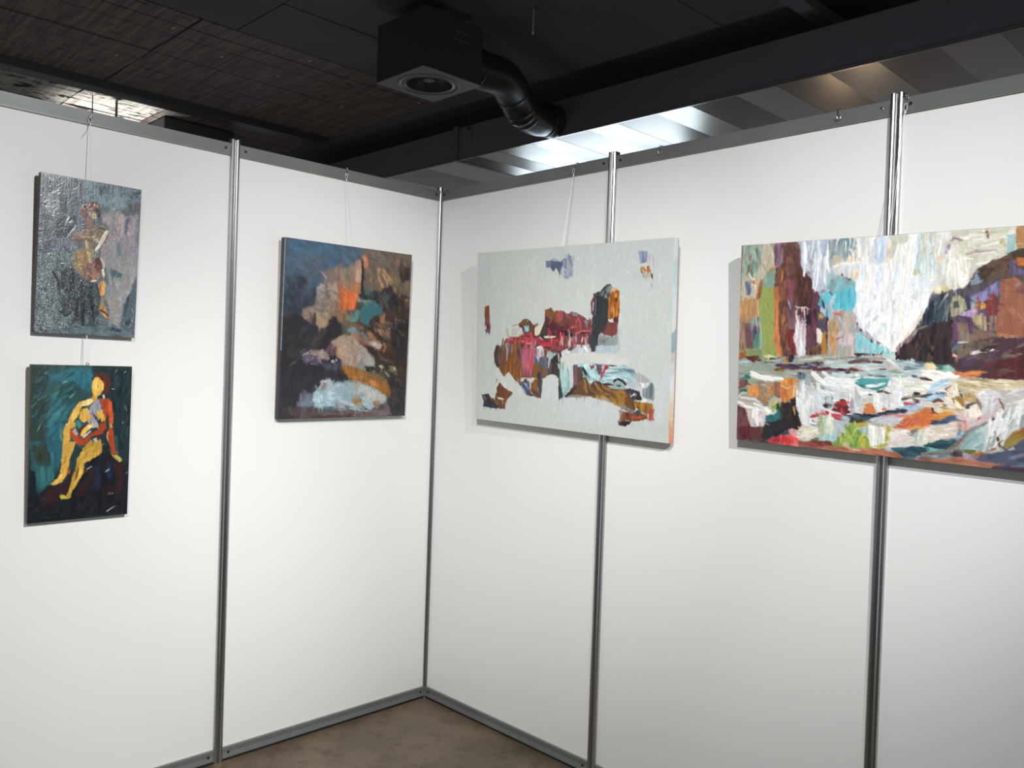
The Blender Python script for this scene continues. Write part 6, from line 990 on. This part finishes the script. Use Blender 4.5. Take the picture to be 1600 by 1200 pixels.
# ------------------------------------------------------------------ hooks and cords
def hook(side, u, label, flip=1, z=RT[1], kind='S'):
    """S-hook of bent steel wire over the top rail; u = position along the wall"""
    loc = (u, 0, z) if side == 'R' else (0, u, z)
    t = empty('picture_hook', loc, (0, 0, 0 if side == 'R' else math.pi / 2)); tag(t, label, 'hook', 'steel hooks on the top rails')
    d = 0.0135
    pts = [(0.002 * flip, d + 0.004, -0.022), (0.001 * flip, d + 0.004, -0.006), (0.0, d, 0.003), (0.001 * flip, 0.0, 0.0045), (0.003 * flip, -d, 0.003), (0.004 * flip, -d - 0.004, -0.005), (-0.004 * flip, -d - 0.004, -0.018), (-0.0055 * flip, -d - 0.004, -0.023), (-0.003 * flip, -d - 0.005, -0.0275), (0.002 * flip, -d - 0.006, -0.0275), (0.005 * flip, -d - 0.008, -0.024), (0.006 * flip, -d - 0.009, -0.019)]
    link('wire', tube_me('wire', spline(pts, 5), 0.0016, 8), M_STEEL, t, True)
    if kind == 'clip':
        rp = [(0.0035 * math.cos(a), -d - 0.006, 0.002 + 0.006 * math.sin(a)) for a in [2 * math.pi * k / 12 for k in range(13)]]
        link('ring', tube_me('ring', rp, 0.0012, 6), M_STEEL, t, True)
    return t
def cord(side, u0, z0, d0, u1, z1, d1, label, tail=True, double=0.0):
    def P(u, dd, z): return (u, -dd, z) if side == 'R' else (dd, u, z)
    base = Vector(P(u1, d1, z1)); t = empty('hanging_cord', base); tag(t, label, 'cord', 'nylon cords carrying the paintings')
    loop = [P(u0 + 0.005 * math.sin(a), d0, z0 - 0.012 - 0.012 * math.cos(a)) for a in [2 * math.pi * k / 14 for k in range(15)]]
    link('loop', tube_me('loop', [Vector(p) - base for p in loop], 0.0008, 6), M_CORD, t, True)
    link('knot', lathe_me('knot', [(0, 0.006), (0.0022, 0.003), (0.0026, -0.002), (0, -0.006)], 8), M_CORD, t, True).location = Vector(P(u0, d0, z0 - 0.027)) - base
    link('line', tube_me('line', [Vector(P(u0, d0, z0 - 0.026)) - base, Vector(P(u1, d1, z1)) - base], 0.00075, 6), M_CORD, t)
    if double: link('line', tube_me('line', [Vector(P(u0 + double * .4, d0, z0 - 0.026)) - base, Vector(P(u1 + double, d1, z1)) - base], 0.00075, 6), M_CORD, t)
    if tail: link('tail', tube_me('tail', [Vector(q) - base for q in spline([P(u0, d0, z0 - 0.028), P(u0 - 0.004, d0 + 0.004, z0 - 0.045), P(u0 - 0.022, d0 + 0.006, z0 - 0.075)], 5)], 0.0007, 5), M_CORD, t)
    return t
HD = 0.0195
hook('L', -1.612, 'bent steel hook on the left rail above the grey seated figure painting'); cord('L', -1.616, 2.462, HD, -1.617, 2.227, 0.05, 'thin nylon cord from rail to the grey seated figure painting')
hook('L', -0.553, 'steel clip hook on the left rail above the dark landscape painting', kind='clip'); cord('L', -0.556, 2.462, HD, -0.545, 2.137, 0.055, 'thin nylon cord from rail to the dark landscape painting', False)
hook('R', 0.884, 'steel hook on the right rail above the off-white abstract painting'); cord('R', 0.876, 2.462, HD, 0.868, 2.130, 0.064, 'thin nylon cord from rail to the off-white abstract painting', False, double=0.010)
hook('R', 2.203, 'steel clip hook beside the second post on the right wall', kind='clip'); cord('R', 2.199, 2.462, HD, 2.190, 2.054, 0.072, 'thin nylon cord from rail to the colourful gorge painting', False, double=-0.007)
hook('R', 1.994, 'spare wire hook on the rail left of the second right post', -1); hook('R', 1.306, 'spare wire hook on the rail right of the first right post', -1)
# cord between the two small paintings, with the eyelet on the lower one
c2 = empty('hanging_cord', (0.04, -1.617, 1.588)); tag(c2, 'short nylon cord between the two small seated figure paintings', 'cord', 'nylon cords carrying the paintings')
link('line', tube_me('line', [(0, 0, 0), (-0.004, 0.002, 0.104)], 0.00075, 6), M_CORD, c2); link('line', tube_me('line', [(0, 0.007, 0), (-0.004, 0.005, 0.104)], 0.00075, 6), M_CORD, c2)
ey = empty('eyelet', (0.046, -1.612, 1.5865)); tag(ey, 'tiny dark eyelet on top of the yellow seated nude painting', 'eyelet')
link('ring', tube_me('ring', [(0.0, 0.0045 * math.cos(a), 0.0045 + 0.0045 * math.sin(a)) for a in [2 * math.pi * k / 10 for k in range(11)]], 0.0013, 6), M_ROD, ey)
